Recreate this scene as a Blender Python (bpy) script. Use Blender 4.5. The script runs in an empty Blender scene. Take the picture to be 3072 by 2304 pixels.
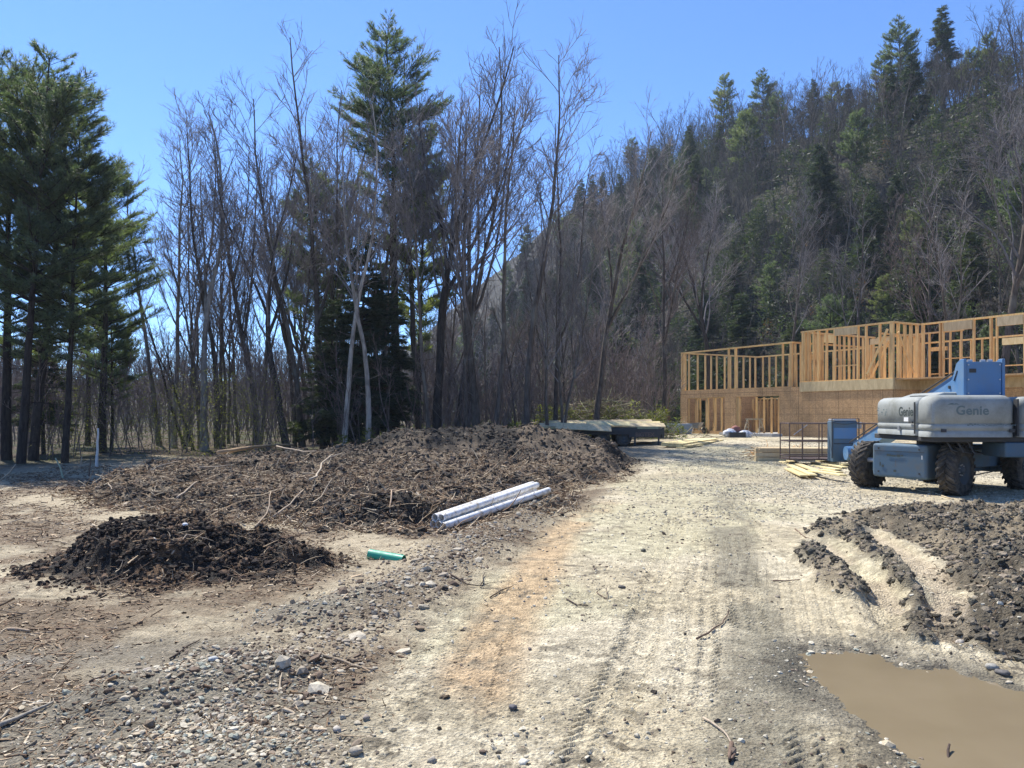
import bpy, math, random
import numpy as np
from mathutils import Vector, Matrix

# ------------------------------------------------------------------ camera, sky, sun
S = bpy.context.scene
COL = S.collection
F, HZ, CAMH = 2307.0, 1240.0, 1.67          # focal length and horizon in photo pixels, eye height
cam = bpy.data.objects.new('camera', bpy.data.cameras.new('camera'))
COL.objects.link(cam)
cam.location = (0, 0, CAMH); cam.rotation_euler = (math.radians(90), 0, 0)
cam.data.sensor_width = 36; cam.data.lens = 36 * F / 3072; cam.data.shift_y = (HZ - 1152) / 3072
cam.data.clip_start = .1; cam.data.clip_end = 3000
S.camera = cam
SUN_AZ, SUN_EL = math.radians(-37), math.radians(55)      # azimuth from +Y, negative = left
w = bpy.data.worlds.new('World'); S.world = w; w.use_nodes = True
nt = w.node_tree; nt.nodes.clear()
sky = nt.nodes.new('ShaderNodeTexSky'); sky.sky_type = 'NISHITA'; sky.sun_disc = False
sky.sun_elevation = SUN_EL; sky.sun_rotation = SUN_AZ
sky.air_density = 1.0; sky.dust_density = 0.0; sky.ozone_density = 4.0; sky.altitude = 3000
bg = nt.nodes.new('ShaderNodeBackground'); bg.inputs[1].default_value = .138
wo = nt.nodes.new('ShaderNodeOutputWorld')
tn = nt.nodes.new('ShaderNodeMix'); tn.data_type = 'RGBA'; tn.blend_type = 'MULTIPLY'; tn.inputs[0].default_value = 1; tn.inputs[7].default_value = (.78, .97, 1.2, 1)
nt.links.new(sky.outputs[0], tn.inputs[6]); nt.links.new(tn.outputs[2], bg.inputs[0]); nt.links.new(bg.outputs[0], wo.inputs[0])
sl = bpy.data.lights.new('sun', 'SUN'); sl.energy = 5.0; sl.angle = math.radians(.55); sl.color = (1, .955, .88)
sun = bpy.data.objects.new('sun', sl); COL.objects.link(sun)
sd = Vector((math.sin(SUN_AZ) * math.cos(SUN_EL), math.cos(SUN_AZ) * math.cos(SUN_EL), math.sin(SUN_EL)))
sun.rotation_euler = sd.to_track_quat('Z', 'Y').to_euler()
S.view_settings.view_transform = 'Standard'; S.view_settings.look = 'None'
S.view_settings.exposure = 0.72; S.view_settings.gamma = 1
S.cycles.max_bounces = 6; S.cycles.transparent_max_bounces = 8
S.cycles.volume_bounces = 0

# ------------------------------------------------------------------ helpers
rng = np.random.default_rng(7)
def G(px, py, z=0.0):                       # photo pixel on a level z -> ground point
    y = (CAMH - z) * F / (py - HZ); return ((px - 1536) / F * y, y)
def PX(px, py, y):                          # photo pixel at depth y -> point
    return Vector(((px - 1536) / F * y, y, CAMH + (HZ - py) / F * y))
def tag(o, label=None, cat=None, group=None, kind=None):
    if label: o['label'] = label
    if cat: o['category'] = cat
    if group: o['group'] = group
    if kind: o['kind'] = kind
    return o
def empty(name, loc=(0, 0, 0), rz=0.0):
    o = bpy.data.objects.new(name, None); COL.objects.link(o)
    o.location = loc; o.rotation_euler = (0, 0, rz); o.empty_display_size = .2
    return o
def link(name, me, mat, parent=None, loc=None):
    o = bpy.data.objects.new(name, me); COL.objects.link(o)
    if mat is not None and not me.materials: me.materials.append(mat)
    if parent: o.parent = parent
    if loc is not None: o.location = loc
    return o
def np_mesh(name, V, Fc, smooth=False, col=None, rough=None, tint=None):
    """V (n,3), Fc (m,3|4) -> mesh"""
    V = np.asarray(V, np.float32); Fc = np.asarray(Fc, np.int32)
    me = bpy.data.meshes.new(name); k = Fc.shape[1]
    me.vertices.add(len(V)); me.vertices.foreach_set('co', V.ravel())
    me.loops.add(Fc.size); me.loops.foreach_set('vertex_index', Fc.ravel())
    me.polygons.add(len(Fc)); me.polygons.foreach_set('loop_start', np.arange(0, Fc.size, k, dtype=np.int32))
    me.polygons.foreach_set('use_smooth', np.full(len(Fc), smooth, bool))
    me.update(calc_edges=True)
    if col is not None:
        a = me.color_attributes.new('Col', 'FLOAT_COLOR', 'POINT')
        c = np.ones((len(V), 4), np.float32); c[:, :3] = col
        if rough is not None: c[:, 3] = rough
        a.data.foreach_set('color', c.ravel())
    if tint is not None:
        a = me.attributes.new('tint', 'FLOAT', 'POINT'); a.data.foreach_set('value', np.asarray(tint, np.float32))
    return me

class MB:                                    # mesh builder for made things
    def __init__(s): s.v = []; s.f = []
    def add(s, vs, fs, M=None):
        b = len(s.v)
        for v in vs:
            v = Vector(v); s.v.append(tuple(M @ v) if M else tuple(v))
        s.f += [tuple(i + b for i in f) for f in fs]; return s
    def box(s, x0, x1, y0, y1, z0, z1, M=None):
        return s.add([(x, y, z) for x in (x0, x1) for y in (y0, y1) for z in (z0, z1)],
                     [(0, 1, 3, 2), (4, 6, 7, 5), (0, 4, 5, 1), (2, 3, 7, 6), (0, 2, 6, 4), (1, 5, 7, 3)], M)
    def bar(s, p, q, w, h, M=None, up=(0, 0, 1)):   # rectangular beam from p to q
        p, q = Vector(p), Vector(q); d = (q - p); L = d.length; d.normalize(); up = Vector(up)
        if abs(d.dot(up)) > .98: up = Vector((1, 0, 0))
        a = d.cross(up).normalized(); b = a.cross(d)
        vs = [p + d * t * L + a * i * w / 2 + b * j * h / 2 for t in (0, 1) for i in (-1, 1) for j in (-1, 1)]
        return s.add(vs, [(0, 1, 3, 2), (4, 6, 7, 5), (0, 4, 5, 1), (2, 3, 7, 6), (0, 2, 6, 4), (1, 5, 7, 3)], M)
    def tube(s, pts, r, n=8, cap=True, M=None):
        pts = [Vector(p) for p in pts]; rs = r if isinstance(r, (list, tuple)) else [r] * len(pts)
        b = []; fs = []; a = None
        for i, p in enumerate(pts):
            d = (pts[min(i + 1, len(pts) - 1)] - pts[max(i - 1, 0)]).normalized()
            if a is None: a = d.orthogonal().normalized()
            a = (a - d * a.dot(d)).normalized(); c = d.cross(a)
            for k in range(n):
                t = 2 * math.pi * k / n; b.append(p + (a * math.cos(t) + c * math.sin(t)) * rs[i])
        for i in range(len(pts) - 1):
            for k in range(n):
                fs.append((i * n + k, i * n + (k + 1) % n, (i + 1) * n + (k + 1) % n, (i + 1) * n + k))
        if cap: fs.append(tuple(range(n - 1, -1, -1))); fs.append(tuple((len(pts) - 1) * n + k for k in range(n)))
        return s.add(b, fs, M)
    def lathe(s, prof, n=32, M=None):        # prof [(r, y)], axis y
        vs = [(r * math.cos(2 * math.pi * k / n), y, r * math.sin(2 * math.pi * k / n)) for r, y in prof for k in range(n)]
        fs = [(i * n + k, i * n + (k + 1) % n, (i + 1) * n + (k + 1) % n, (i + 1) * n + k) for i in range(len(prof) - 1) for k in range(n)]
        return s.add(vs, fs, M)
    def prism(s, poly, y0, y1, M=None):      # poly in xz, extruded along y
        n = len(poly); vs = [(x, y0, z) for x, z in poly] + [(x, y1, z) for x, z in poly]
        fs = [tuple(range(n)), tuple(range(2 * n - 1, n - 1, -1))] + [(k, k + n, (k + 1) % n + n, (k + 1) % n) for k in range(n)]
        return s.add(vs, fs, M)
    def build(s, name, mat, parent=None, smooth=False, bevel=0, seg=2, loc=None):
        me = bpy.data.meshes.new(name); me.from_pydata(s.v, [], s.f)
        import bmesh
        bm = bmesh.new(); bm.from_mesh(me); bmesh.ops.recalc_face_normals(bm, faces=bm.faces); bm.to_mesh(me); bm.free()
        me.polygons.foreach_set('use_smooth', [smooth] * len(me.polygons))
        o = link(name, me, mat, parent, loc)
        if bevel:
            m = o.modifiers.new('bevel', 'BEVEL'); m.width = bevel; m.segments = seg; m.limit_method = 'ANGLE'
            me.polygons.foreach_set('use_smooth', [True] * len(me.polygons))
            m.harden_normals = True
        return o

# ---- numpy value noise
def _h(ix, iy, s):
    n = (ix.astype(np.int64) * 374761393 + iy.astype(np.int64) * 668265263 + s * 1274126177) & 0xffffffff
    n = ((n ^ (n >> 13)) * 1274126177) & 0xffffffff
    n = (n ^ (n >> 16)) & 0xffffffff
    return n.astype(np.float64) / 4294967295.0
def vn(x, y, s=0):
    ix = np.floor(x); iy = np.floor(y); fx = x - ix; fy = y - iy
    fx = fx * fx * (3 - 2 * fx); fy = fy * fy * (3 - 2 * fy)
    a = _h(ix, iy, s); b = _h(ix + 1, iy, s); c = _h(ix, iy + 1, s); d = _h(ix + 1, iy + 1, s)
    return (a + (b - a) * fx) * (1 - fy) + (c + (d - c) * fx) * fy
def fbm(x, y, sc, o=4, s=0, g=.5):
    t = 0; am = 1; tot = 0
    for k in range(o):
        cs, sn = math.cos(k * 1.3 + .4), math.sin(k * 1.3 + .4)
        t = t + am * vn((x * cs - y * sn) * sc, (x * sn + y * cs) * sc, s + k * 17); tot += am; am *= g; sc *= 2.03
    return t / tot
def ridg(x, y, sc, o=3, s=0):
    t = 0; am = 1; tot = 0
    for k in range(o):
        t = t + am * (1 - np.abs(2 * vn(x * sc + k * 7.7, y * sc - k * 3.1, s + k * 31) - 1)); tot += am; am *= .5; sc *= 2.1
    return t / tot
def sst(a, b, x):
    t = np.clip((x - a) / (b - a), 0, 1); return t * t * (3 - 2 * t)
def sdf(x, y, poly):                          # negative inside
    d = np.full(x.shape, 1e18); ins = np.zeros(x.shape, bool); n = len(poly)
    for i in range(n):
        ax, ay = poly[i]; bx, by = poly[(i + 1) % n]; ex, ey = bx - ax, by - ay
        t = np.clip(((x - ax) * ex + (y - ay) * ey) / (ex * ex + ey * ey), 0, 1)
        d = np.minimum(d, (x - ax - t * ex) ** 2 + (y - ay - t * ey) ** 2)
        c = ((ay > y) != (by > y)) & (x < (bx - ax) * (y - ay) / ((by - ay) or 1e-9) + ax)
        ins ^= c
    d = np.sqrt(d); return np.where(ins, -d, d)
def dline(x, y, pts):                         # distance to an open polyline
    d = np.full(x.shape, 1e18)
    for (ax, ay), (bx, by) in zip(pts[:-1], pts[1:]):
        ex, ey = bx - ax, by - ay
        t = np.clip(((x - ax) * ex + (y - ay) * ey) / (ex * ex + ey * ey), 0, 1)
        d = np.minimum(d, (x - ax - t * ex) ** 2 + (y - ay - t * ey) ** 2)
    return np.sqrt(d)

# ------------------------------------------------------------------ materials
def mat(name, rgb=(.5, .5, .5), rough=.8, metal=0, build=None, spec=.5):
    m = bpy.data.materials.new(name); m.use_nodes = True; t = m.node_tree
    b = t.nodes['Principled BSDF']
    b.inputs['Base Color'].default_value = (*rgb, 1); b.inputs['Roughness'].default_value = rough
    b.inputs['Metallic'].default_value = metal; b.inputs['Specular IOR Level'].default_value = spec
    if build: build(t, b)
    return m
def N(t, k, **kw):
    n = t.nodes.new(k)
    for a, v in kw.items():
        if isinstance(v, (int, float, tuple)) and a in n.inputs: n.inputs[a].default_value = v
        else: setattr(n, a, v)
    return n
def noise(t, vec, scale, detail=4, rough=.55, dist=0.):
    n = t.nodes.new('ShaderNodeTexNoise'); n.inputs['Scale'].default_value = scale
    n.inputs['Detail'].default_value = detail; n.inputs['Roughness'].default_value = rough
    n.inputs['Distortion'].default_value = dist
    if vec: t.links.new(vec, n.inputs['Vector'])
    return n.outputs['Fac']
def ramp(t, fac, *stops):
    r = t.nodes.new('ShaderNodeValToRGB'); e = r.color_ramp.elements
    while len(e) < len(stops): e.new(.5)
    for k, (p, c) in enumerate(stops): e[k].position = p; e[k].color = (*c, 1) if len(c) == 3 else c
    t.links.new(fac, r.inputs[0]); return r.outputs[0]
def mix(t, fac, a, b, mode='MIX'):
    n = t.nodes.new('ShaderNodeMix'); n.data_type = 'RGBA'; n.blend_type = mode
    for i, v in ((0, fac), (6, a), (7, b)):
        if isinstance(v, (int, float)): n.inputs[i].default_value = v
        elif isinstance(v, tuple): n.inputs[i].default_value = (*v, 1) if len(v) == 3 else v
        else: t.links.new(v, n.inputs[i])
    return n.outputs[2]
def math_(t, op, a, b=0.):
    n = t.nodes.new('ShaderNodeMath'); n.operation = op
    for i, v in enumerate((a, b)):
        if isinstance(v, (int, float)): n.inputs[i].default_value = v
        else: t.links.new(v, n.inputs[i])
    return n.outputs[0]
def obj_co(t): return t.nodes.new('ShaderNodeTexCoord').outputs['Object']
def bump(t, b, h, strength=.3, dist=.02):
    n = t.nodes.new('ShaderNodeBump'); n.inputs['Strength'].default_value = strength; n.inputs['Distance'].default_value = dist
    t.links.new(h, n.inputs['Height']); t.links.new(n.outputs[0], b.inputs['Normal'])
def scaled(t, vec, s):
    n = t.nodes.new('ShaderNodeMapping'); n.inputs['Scale'].default_value = s
    t.links.new(vec, n.inputs[0]); return n.outputs[0]

def m_ground(t, b):
    a = N(t, 'ShaderNodeVertexColor', layer_name='Col'); c = obj_co(t)
    n1 = noise(t, c, 46, 7, .75); n2 = noise(t, c, 8, 6, .7)
    v = t.nodes.new('ShaderNodeTexVoronoi'); v.inputs['Scale'].default_value = 55; t.links.new(c, v.inputs['Vector'])
    m1 = ramp(t, n1, (.34, (.55, .53, .50)), (.66, (1.3, 1.29, 1.25)))
    m2 = ramp(t, n2, (.34, (.70, .68, .65)), (.66, (1.18, 1.17, 1.14)))
    col = mix(t, 1., mix(t, 1., a.outputs[0], m1, 'MULTIPLY'), m2, 'MULTIPLY')
    t.links.new(col, b.inputs['Base Color'])
    t.links.new(a.outputs[1], b.inputs['Roughness'])
    h = math_(t, 'ADD', n1, math_(t, 'MULTIPLY', v.outputs['Distance'], .6))
    bump(t, b, h, .9, .025)
M_GROUND = mat('ground_soil', build=m_ground, spec=.3)
def m_attr(k=1., bstr=.3):
    def f(t, b):
        a = N(t, 'ShaderNodeVertexColor', layer_name='Col'); c = obj_co(t)
        n1 = noise(t, c, 60, 4, .6)
        col = mix(t, 1., a.outputs[0], ramp(t, n1, (.3, (.7 * k,) * 3), (.7, (1.25 * k,) * 3)), 'MULTIPLY')
        t.links.new(col, b.inputs['Base Color']); bump(t, b, n1, bstr, .01)
    return f
M_STONE = mat('loose_stone', rough=.85, build=m_attr(), spec=.3)
M_CLOD = mat('soil_clod', rough=.95, build=m_attr(1., .8), spec=.15)
M_STICK = mat('dead_wood', rough=.85, build=m_attr(), spec=.2)
def m_bark(c0, c1, sc=6, lichen=None):
    def f(t, b):
        c = obj_co(t); n1 = noise(t, scaled(t, c, (1, 1, .22)), sc * 2.2, 5, .65); n2 = noise(t, c, .7, 3, .6)
        col = ramp(t, n1, (.3, c0), (.7, c1))
        if lichen: col = mix(t, ramp(t, n2, (.5, (0, 0, 0)), (.62, (.8,) * 3)), col, lichen)
        oi = t.nodes.new('ShaderNodeObjectInfo')
        col = mix(t, 1., col, ramp(t, oi.outputs['Random'], (0, (.72, .72, .74)), (1, (1.3, 1.25, 1.2))), 'MULTIPLY')
        t.links.new(col, b.inputs['Base Color']); bump(t, b, n1, .6, .03)
    return f
M_BARK = mat('grey_brown_bark', rough=.95, build=m_bark((.045, .036, .03), (.15, .125, .105), 5, (.19, .18, .15)), spec=.2)
M_BARKD = mat('dark_bark', rough=.95, build=m_bark((.018, .015, .014), (.07, .058, .05), 5), spec=.2)
M_BIRCH = mat('pale_bark', rough=.8, build=m_bark((.16, .14, .12), (.46, .43, .38), 3, (.1, .09, .08)), spec=.3)
M_TWIG = mat('grey_twig', rough=.8, build=m_bark((.11, .10, .10), (.30, .275, .27), 5), spec=.3)
M_TWIGR = mat('reddish_twig', rough=.8, build=m_bark((.10, .076, .07), (.24, .19, .17), 5), spec=.3)
def m_leaf(c0, c1, tr=.35):
    def f(t, b):
        a = N(t, 'ShaderNodeAttribute', attribute_name='tint'); oi = t.nodes.new('ShaderNodeObjectInfo')
        col = ramp(t, a.outputs['Fac'], (0, c0), (1, c1))
        col = mix(t, 1., col, ramp(t, oi.outputs['Random'], (0, (.75, .8, .85)), (.5, (1, 1, 1)), (1, (1.35, 1.2, .9))), 'MULTIPLY')
        t.links.new(col, b.inputs['Base Color']); b.inputs['Roughness'].default_value = .55
        tb = t.nodes.new('ShaderNodeBsdfTranslucent'); t.links.new(mix(t, 1., col, (1.3, 1.5, .7), 'MULTIPLY'), tb.inputs[0])
        ms = t.nodes.new('ShaderNodeMixShader'); ms.inputs[0].default_value = tr
        out = [n for n in t.nodes if n.type == 'OUTPUT_MATERIAL'][0]
        t.links.new(b.outputs[0], ms.inputs[1]); t.links.new(tb.outputs[0], ms.inputs[2]); t.links.new(ms.outputs[0], out.inputs[0])
    return f
M_TWIGD = mat('dark_twig', rough=.85, build=m_bark((.045, .04, .038), (.13, .115, .105), 5), spec=.2)
M_PINE = mat('pine_needles', build=m_leaf((.065, .088, .06), (.235, .27, .15), .45), spec=.4)
M_HEM = mat('hemlock_needles', build=m_leaf((.022, .036, .024), (.085, .105, .06), .36), spec=.4)
M_BUD = mat('budding_leaves', build=m_leaf((.09, .10, .03), (.2, .2, .06), .5), spec=.3)
M_DRY = mat('dry_leaves', build=m_leaf((.12, .055, .025), (.26, .13, .06), .4), spec=.3)
def m_wood(c0, c1, sc=1.):
    def f(t, b):
        c = obj_co(t); n1 = noise(t, scaled(t, c, (14 * sc, 14 * sc, 1.2)), 1.6, 5, .6, .6); oi = t.nodes.new('ShaderNodeObjectInfo')
        col = ramp(t, n1, (.32, c0), (.68, c1))
        col = mix(t, 1., col, ramp(t, oi.outputs['Random'], (0, (.82, .78, .74)), (.5, (1, 1, 1)), (1, (1.14, 1.1, .98))), 'MULTIPLY')
        t.links.new(col, b.inputs['Base Color']); bump(t, b, n1, .15, .01)
    return f
M_STUD = mat('framing_lumber', rough=.7, build=m_wood((.58, .35, .15), (.80, .58, .28)), spec=.3)
M_YEL = mat('yellow_lumber', rough=.7, build=m_wood((.68, .54, .26), (.84, .74, .42), .3), spec=.3)
M_TAN = mat('pale_lumber', rough=.7, build=m_wood((.46, .36, .22), (.64, .53, .34), .3), spec=.3)
def m_osb(t, b):
    c = obj_co(t)
    v = t.nodes.new('ShaderNodeTexVoronoi'); v.inputs['Scale'].default_value = 1.; t.links.new(scaled(t, c, (22, 22, 34)), v.inputs['Vector'])
    n1 = noise(t, c, 14, 5, .7); n2 = noise(t, c, .8, 3)
    col = ramp(t, v.outputs['Color'], (.15, (.36, .215, .105)), (.85, (.66, .44, .24)))
    col = mix(t, .45, col, ramp(t, n1, (.3, (.34, .21, .10)), (.7, (.68, .46, .26))))
    col = mix(t, 1., col, ramp(t, n2, (.35, (.86, .85, .82)), (.65, (1.1, 1.08, 1.05))), 'MULTIPLY')
    sp = t.nodes.new('ShaderNodeSeparateXYZ'); t.links.new(c, sp.inputs[0])
    hor = math_(t, 'ADD', sp.outputs[0], sp.outputs[1])
    def lines(co, per, wd, off=0.):           # printed grid and panel joints
        f_ = math_(t, 'FRACT', math_(t, 'DIVIDE', math_(t, 'ADD', co, off + 100 * per), per)); return math_(t, 'LESS_THAN', f_, wd / per)
    g = math_(t, 'MAXIMUM', lines(hor, .406, .022), lines(sp.outputs[2], .406, .02, .1))
    brk = math_(t, 'GREATER_THAN', noise(t, c, 1.7, 2), .44)
    g = math_(t, 'MULTIPLY', g, math_(t, 'MULTIPLY', brk, .42))
    j = math_(t, 'MAXIMUM', lines(hor, 2.44, .02, .7), lines(sp.outputs[2], 1.22, .018, .82))
    g = math_(t, 'MAXIMUM', g, math_(t, 'MULTIPLY', j, .85))
    t.links.new(mix(t, g, col, (.05, .032, .022)), b.inputs['Base Color']); bump(t, b, n1, .2, .01)
M_OSB = mat('strand_board', rough=.8, build=m_osb, spec=.3)
def m_paint(rgb, dirt, amount=.5, rough=.45, sc=2.5, stain=(.12, .08, .05)):
    def f(t, b):
        c = obj_co(t); n1 = noise(t, c, sc, 6, .7); n2 = noise(t, scaled(t, c, (6, 6, .8)), 3, 4, .6)
        col = mix(t, ramp(t, n1, (.45, (0, 0, 0)), (.75, (amount,) * 3)), rgb, dirt)
        col = mix(t, ramp(t, n2, (.66, (0, 0, 0)), (.74, (.55 * amount,) * 3)), col, stain)
        t.links.new(col, b.inputs['Base Color'])
        t.links.new(ramp(t, n1, (.4, (rough,) * 3), (.7, (min(1, rough + .3),) * 3)), b.inputs['Roughness'])
        bump(t, b, noise(t, c, 30, 3), .06, .005)
    return f
M_BLUE = mat('blue_paint', build=m_paint((.085, .20, .37), (.16, .22, .28), .75))
M_BLUED = mat('dusty_blue_paint', build=m_paint((.075, .135, .19), (.14, .145, .135), .85, .7))
M_COVER = mat('grey_fibreglass', build=m_paint((.31, .325, .305), (.17, .175, .145), .9, .55, 1.6, (.13, .10, .07)))
M_DARKM = mat('dark_metal', (.035, .036, .038), .6, build=m_paint((.03, .032, .035), (.09, .08, .065), .7, .6))
M_STEEL = mat('rusty_tube', build=m_paint((.16, .11, .085), (.09, .055, .04), .8, .6, 8))
M_GALV = mat('galvanised', (.45, .46, .47), .45, .6)
M_DECAL = mat('decal_ink', (.05, .065, .06), .6)
M_DECAL2 = mat('faded_decal_ink', (.13, .17, .165), .6)
M_WHITEP = mat('white_label', (.7, .7, .68), .6)
def m_rub(t, b):
    c = obj_co(t); n1 = noise(t, c, 7, 5, .7)
    t.links.new(ramp(t, n1, (.35, (.022, .022, .022)), (.7, (.14, .12, .095))), b.inputs['Base Color']); bump(t, b, noise(t, c, 40, 3), .2, .01)
M_RUB = mat('dusty_rubber', rough=.9, build=m_rub, spec=.2)
M_RIM = mat('wheel_rim', build=m_paint((.07, .08, .085), (.11, .10, .08), .9, .8, 5))
def m_pvc(t, b):
    c = obj_co(t); n = noise(t, c, 9, 4)
    t.links.new(ramp(t, n, (.33, (.50, .44, .34)), (.5, (.82, .80, .75))), b.inputs['Base Color'])
M_PVC = mat('white_plastic', rough=.35, build=m_pvc)
M_GREENP = mat('green_plastic', rough=.4, build=m_paint((.02, .33, .20), (.10, .30, .2), .5, .35, 9, (.2, .17, .12)))
def m_water(t, b):
    c = obj_co(t); n = noise(t, c, 1.6, 4)
    t.links.new(ramp(t, n, (.3, (.185, .145, .088)), (.7, (.215, .17, .105))), b.inputs['Base Color'])
    b.inputs['Roughness'].default_value = .06
    bump(t, b, noise(t, c, 14, 3), .03, .01)
M_WATER = mat('muddy_water', rough=.1, build=m_water, spec=.4)
def m_conc(t, b):
    c = obj_co(t); n = noise(t, c, 3, 6, .7)
    t.links.new(ramp(t, n, (.3, (.36, .36, .34)), (.7, (.55, .54, .51))), b.inputs['Base Color'])
M_CONC = mat('concrete', rough=.9, build=m_conc)
M_FOAM = mat('blue_grey_board', rough=.7, build=m_paint((.27, .33, .38), (.36, .38, .38), .5, .7, 3, (.2, .22, .22)))
def m_bag(t, b):
    c = obj_co(t); n = noise(t, c, 11, 5)
    t.links.new(ramp(t, n, (.42, (.32, .36, .42)), (.6, (.78, .80, .82))), b.inputs['Base Color']); bump(t, b, n, .6, .04)
    b.inputs['Roughness'].default_value = .35
M_BAG = mat('white_plastic_film', build=m_bag)
M_PAPER = mat('brown_red_sack', (.30, .12, .09), .8)
def m_rock(t, b):
    c = obj_co(t); n = noise(t, scaled(t, c, (.25, .25, .9)), 1.1, 7, .7); n2 = noise(t, c, 3, 5)
    t.links.new(mix(t, .4, ramp(t, n, (.3, (.06, .055, .05)), (.7, (.24, .22, .20))), ramp(t, n2, (.3, (.06, .05, .04)), (.7, (.26, .24, .22)))), b.inputs['Base Color'])
    bump(t, b, n, .9, .4)
M_ROCK = mat('shale_rock', rough=.95, build=m_rock)

# ------------------------------------------------------------------ terrain
FOOT = [(110, -40), (70, 8), (43, 36), (27, 61), (10, 80), (-8, 120), (-30, 200), (-60, 330), (-120, 600), (-400, 1600)]
def hill_s(x, y):                             # distance past the foot of the hill, negative in front of it
    best = np.full(x.shape, 1e18); sg = np.ones(x.shape)
    for (ax, ay), (bx, by) in zip(FOOT[:-1], FOOT[1:]):
        ex, ey = bx - ax, by - ay; t = np.clip(((x - ax) * ex + (y - ay) * ey) / (ex * ex + ey * ey), 0, 1)
        d = (x - ax - t * ex) ** 2 + (y - ay - t * ey) ** 2; k = d < best
        best = np.where(k, d, best); sg = np.where(k, np.where(ex * (y - ay) - ey * (x - ax) < 0, 1., -1.), sg)
    return np.sqrt(best) * sg
def hill_z(x, y):
    s = hill_s(x, y) + 7 * (fbm(x, y, .03, 3, 90) - .5)
    z = 50 * (1 + .24 * sst(112, 165, y) + .2 * sst(165, 270, y)) * np.clip(s / 54, 0, 1) ** 1.05 * (1 - .12 * sst(30, 60, s))
    z = np.where(s > 54, 44 * (1 + .24 * sst(112, 165, y) + .2 * sst(165, 270, y)) + 3 * np.minimum(1, (s - 54) / 60), z)
    z += sst(2, 14, s) * 5.5 * (fbm(x, y, .06, 4, 5) - .5)
    gy = np.exp(-((s - 33) / 6) ** 2) * np.exp(-((x + y - 118) / 26) ** 2)     # bare slip face
    z = z + 13 * sst(140, 300, np.hypot(x, y)) * sst(5, -25, s)
    return z + 2.5 * gy * (ridg(x, y, .12, 3, 6) - .3)
MOUND_A = [(-5.15, 8.3), (-4.6, 7.6), (-3.9, 7.3), (-3.2, 7.45), (-2.5, 7.8), (-1.9, 8.3), (-2.0, 8.9), (-2.7, 9.5), (-3.6, 10.1), (-4.6, 10.0), (-5.2, 9.2)]
MOUND_B = [(-8.0, 14.6), (-6.3, 13.5), (-4.65, 12.7), (-2.9, 11.2), (-1.2, 10.5), (.15, 12.6), (.95, 15.7), (2.6, 20), (4.2, 24.8), (3.6, 27.2), (0, 27.3), (-4, 26.7), (-8.6, 24.5), (-9.8, 20), (-9.3, 16)]
CLODS = [(5.6, 12.9), (4.95, 10.6), (4.85, 9.0), (4.2, 7.3), (3.12, 5.85), (3.2, 5.3), (3.5, 4.75), (3.9, 4.3), (5.5, 3.4), (9, 3.5), (15, 8), (14, 13.8), (9, 13.6)]
STRIPS = [((4.75, 11.1), (4.3, 10.4), .36, .11), ((3.45, 8.9), (3.1, 7.0), .22, .11), ((4.5, 10.2), (4.15, 8.6), .16, .09), ((4.1, 8.4), (3.7, 7.2), .11, .09), ((3.5, 6.7), (3.0, 5.6), .07, .05)]
PUDDLE = [(1.92, 5.12), (2.03, 5.42), (2.35, 5.5), (2.58, 5.44), (2.6, 5.16), (2.9, 5.1), (3.05, 4.8), (3.3, 4.5), (3.8, 4.1), (4.0, 3.3), (3.4, 2.5), (2.5, 2.3), (1.7, 2.7), (1.75, 3.3), (2.0, 3.75), (1.96, 4.1), (1.88, 4.4), (1.9, 4.8)]
ROADL = [(-1.4, 2), (-1.15, 3.6), (-.95, 5), (-.6, 7), (.15, 10), (1.84, 16.6), (4.6, 26), (6.8, 32), (8, 38)]
TRKL = [(-.55, 2), (-.345, 3.9), (-.18, 5.5), (.2, 7.8), (.7, 10.8), (1.9, 15), (5.5, 25), (9, 34)]
TRKR = [(.7, 2), (1.0, 3), (1.3, 3.9), (1.79, 5.5), (2.31, 7.8), (2.75, 9.6), (4.2, 15), (8, 25), (10, 33)]
RUT1 = [(4.9, 10.6), (4.55, 8.6), (4.0, 7.0), (3.2, 5.7)]
RUT2 = [(3.9, 9.8), (3.55, 7.6), (3.0, 5.9)]
GRAV = [[(-2.7, 4.2), (-2.5, 4.9), (-1.98, 5.3), (-1.42, 5.1), (-1.03, 4.2), (-1.0, 3.5), (-1.3, 2.9), (-2.4, 2.9)],
        [(-1.95, 6.25), (-1.9, 6.6), (-1.45, 7.05), (-1.3, 6.9), (-1.5, 6.35)]]
PIPE0, PIPE1 = np.array((-1.04, 11.05)), np.array((.45, 13.6))
def road_in(x, y):                            # metres right of the road's left edge
    lx = np.interp(y, [p[1] for p in ROADL], [p[0] for p in ROADL]); return x - lx
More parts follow.
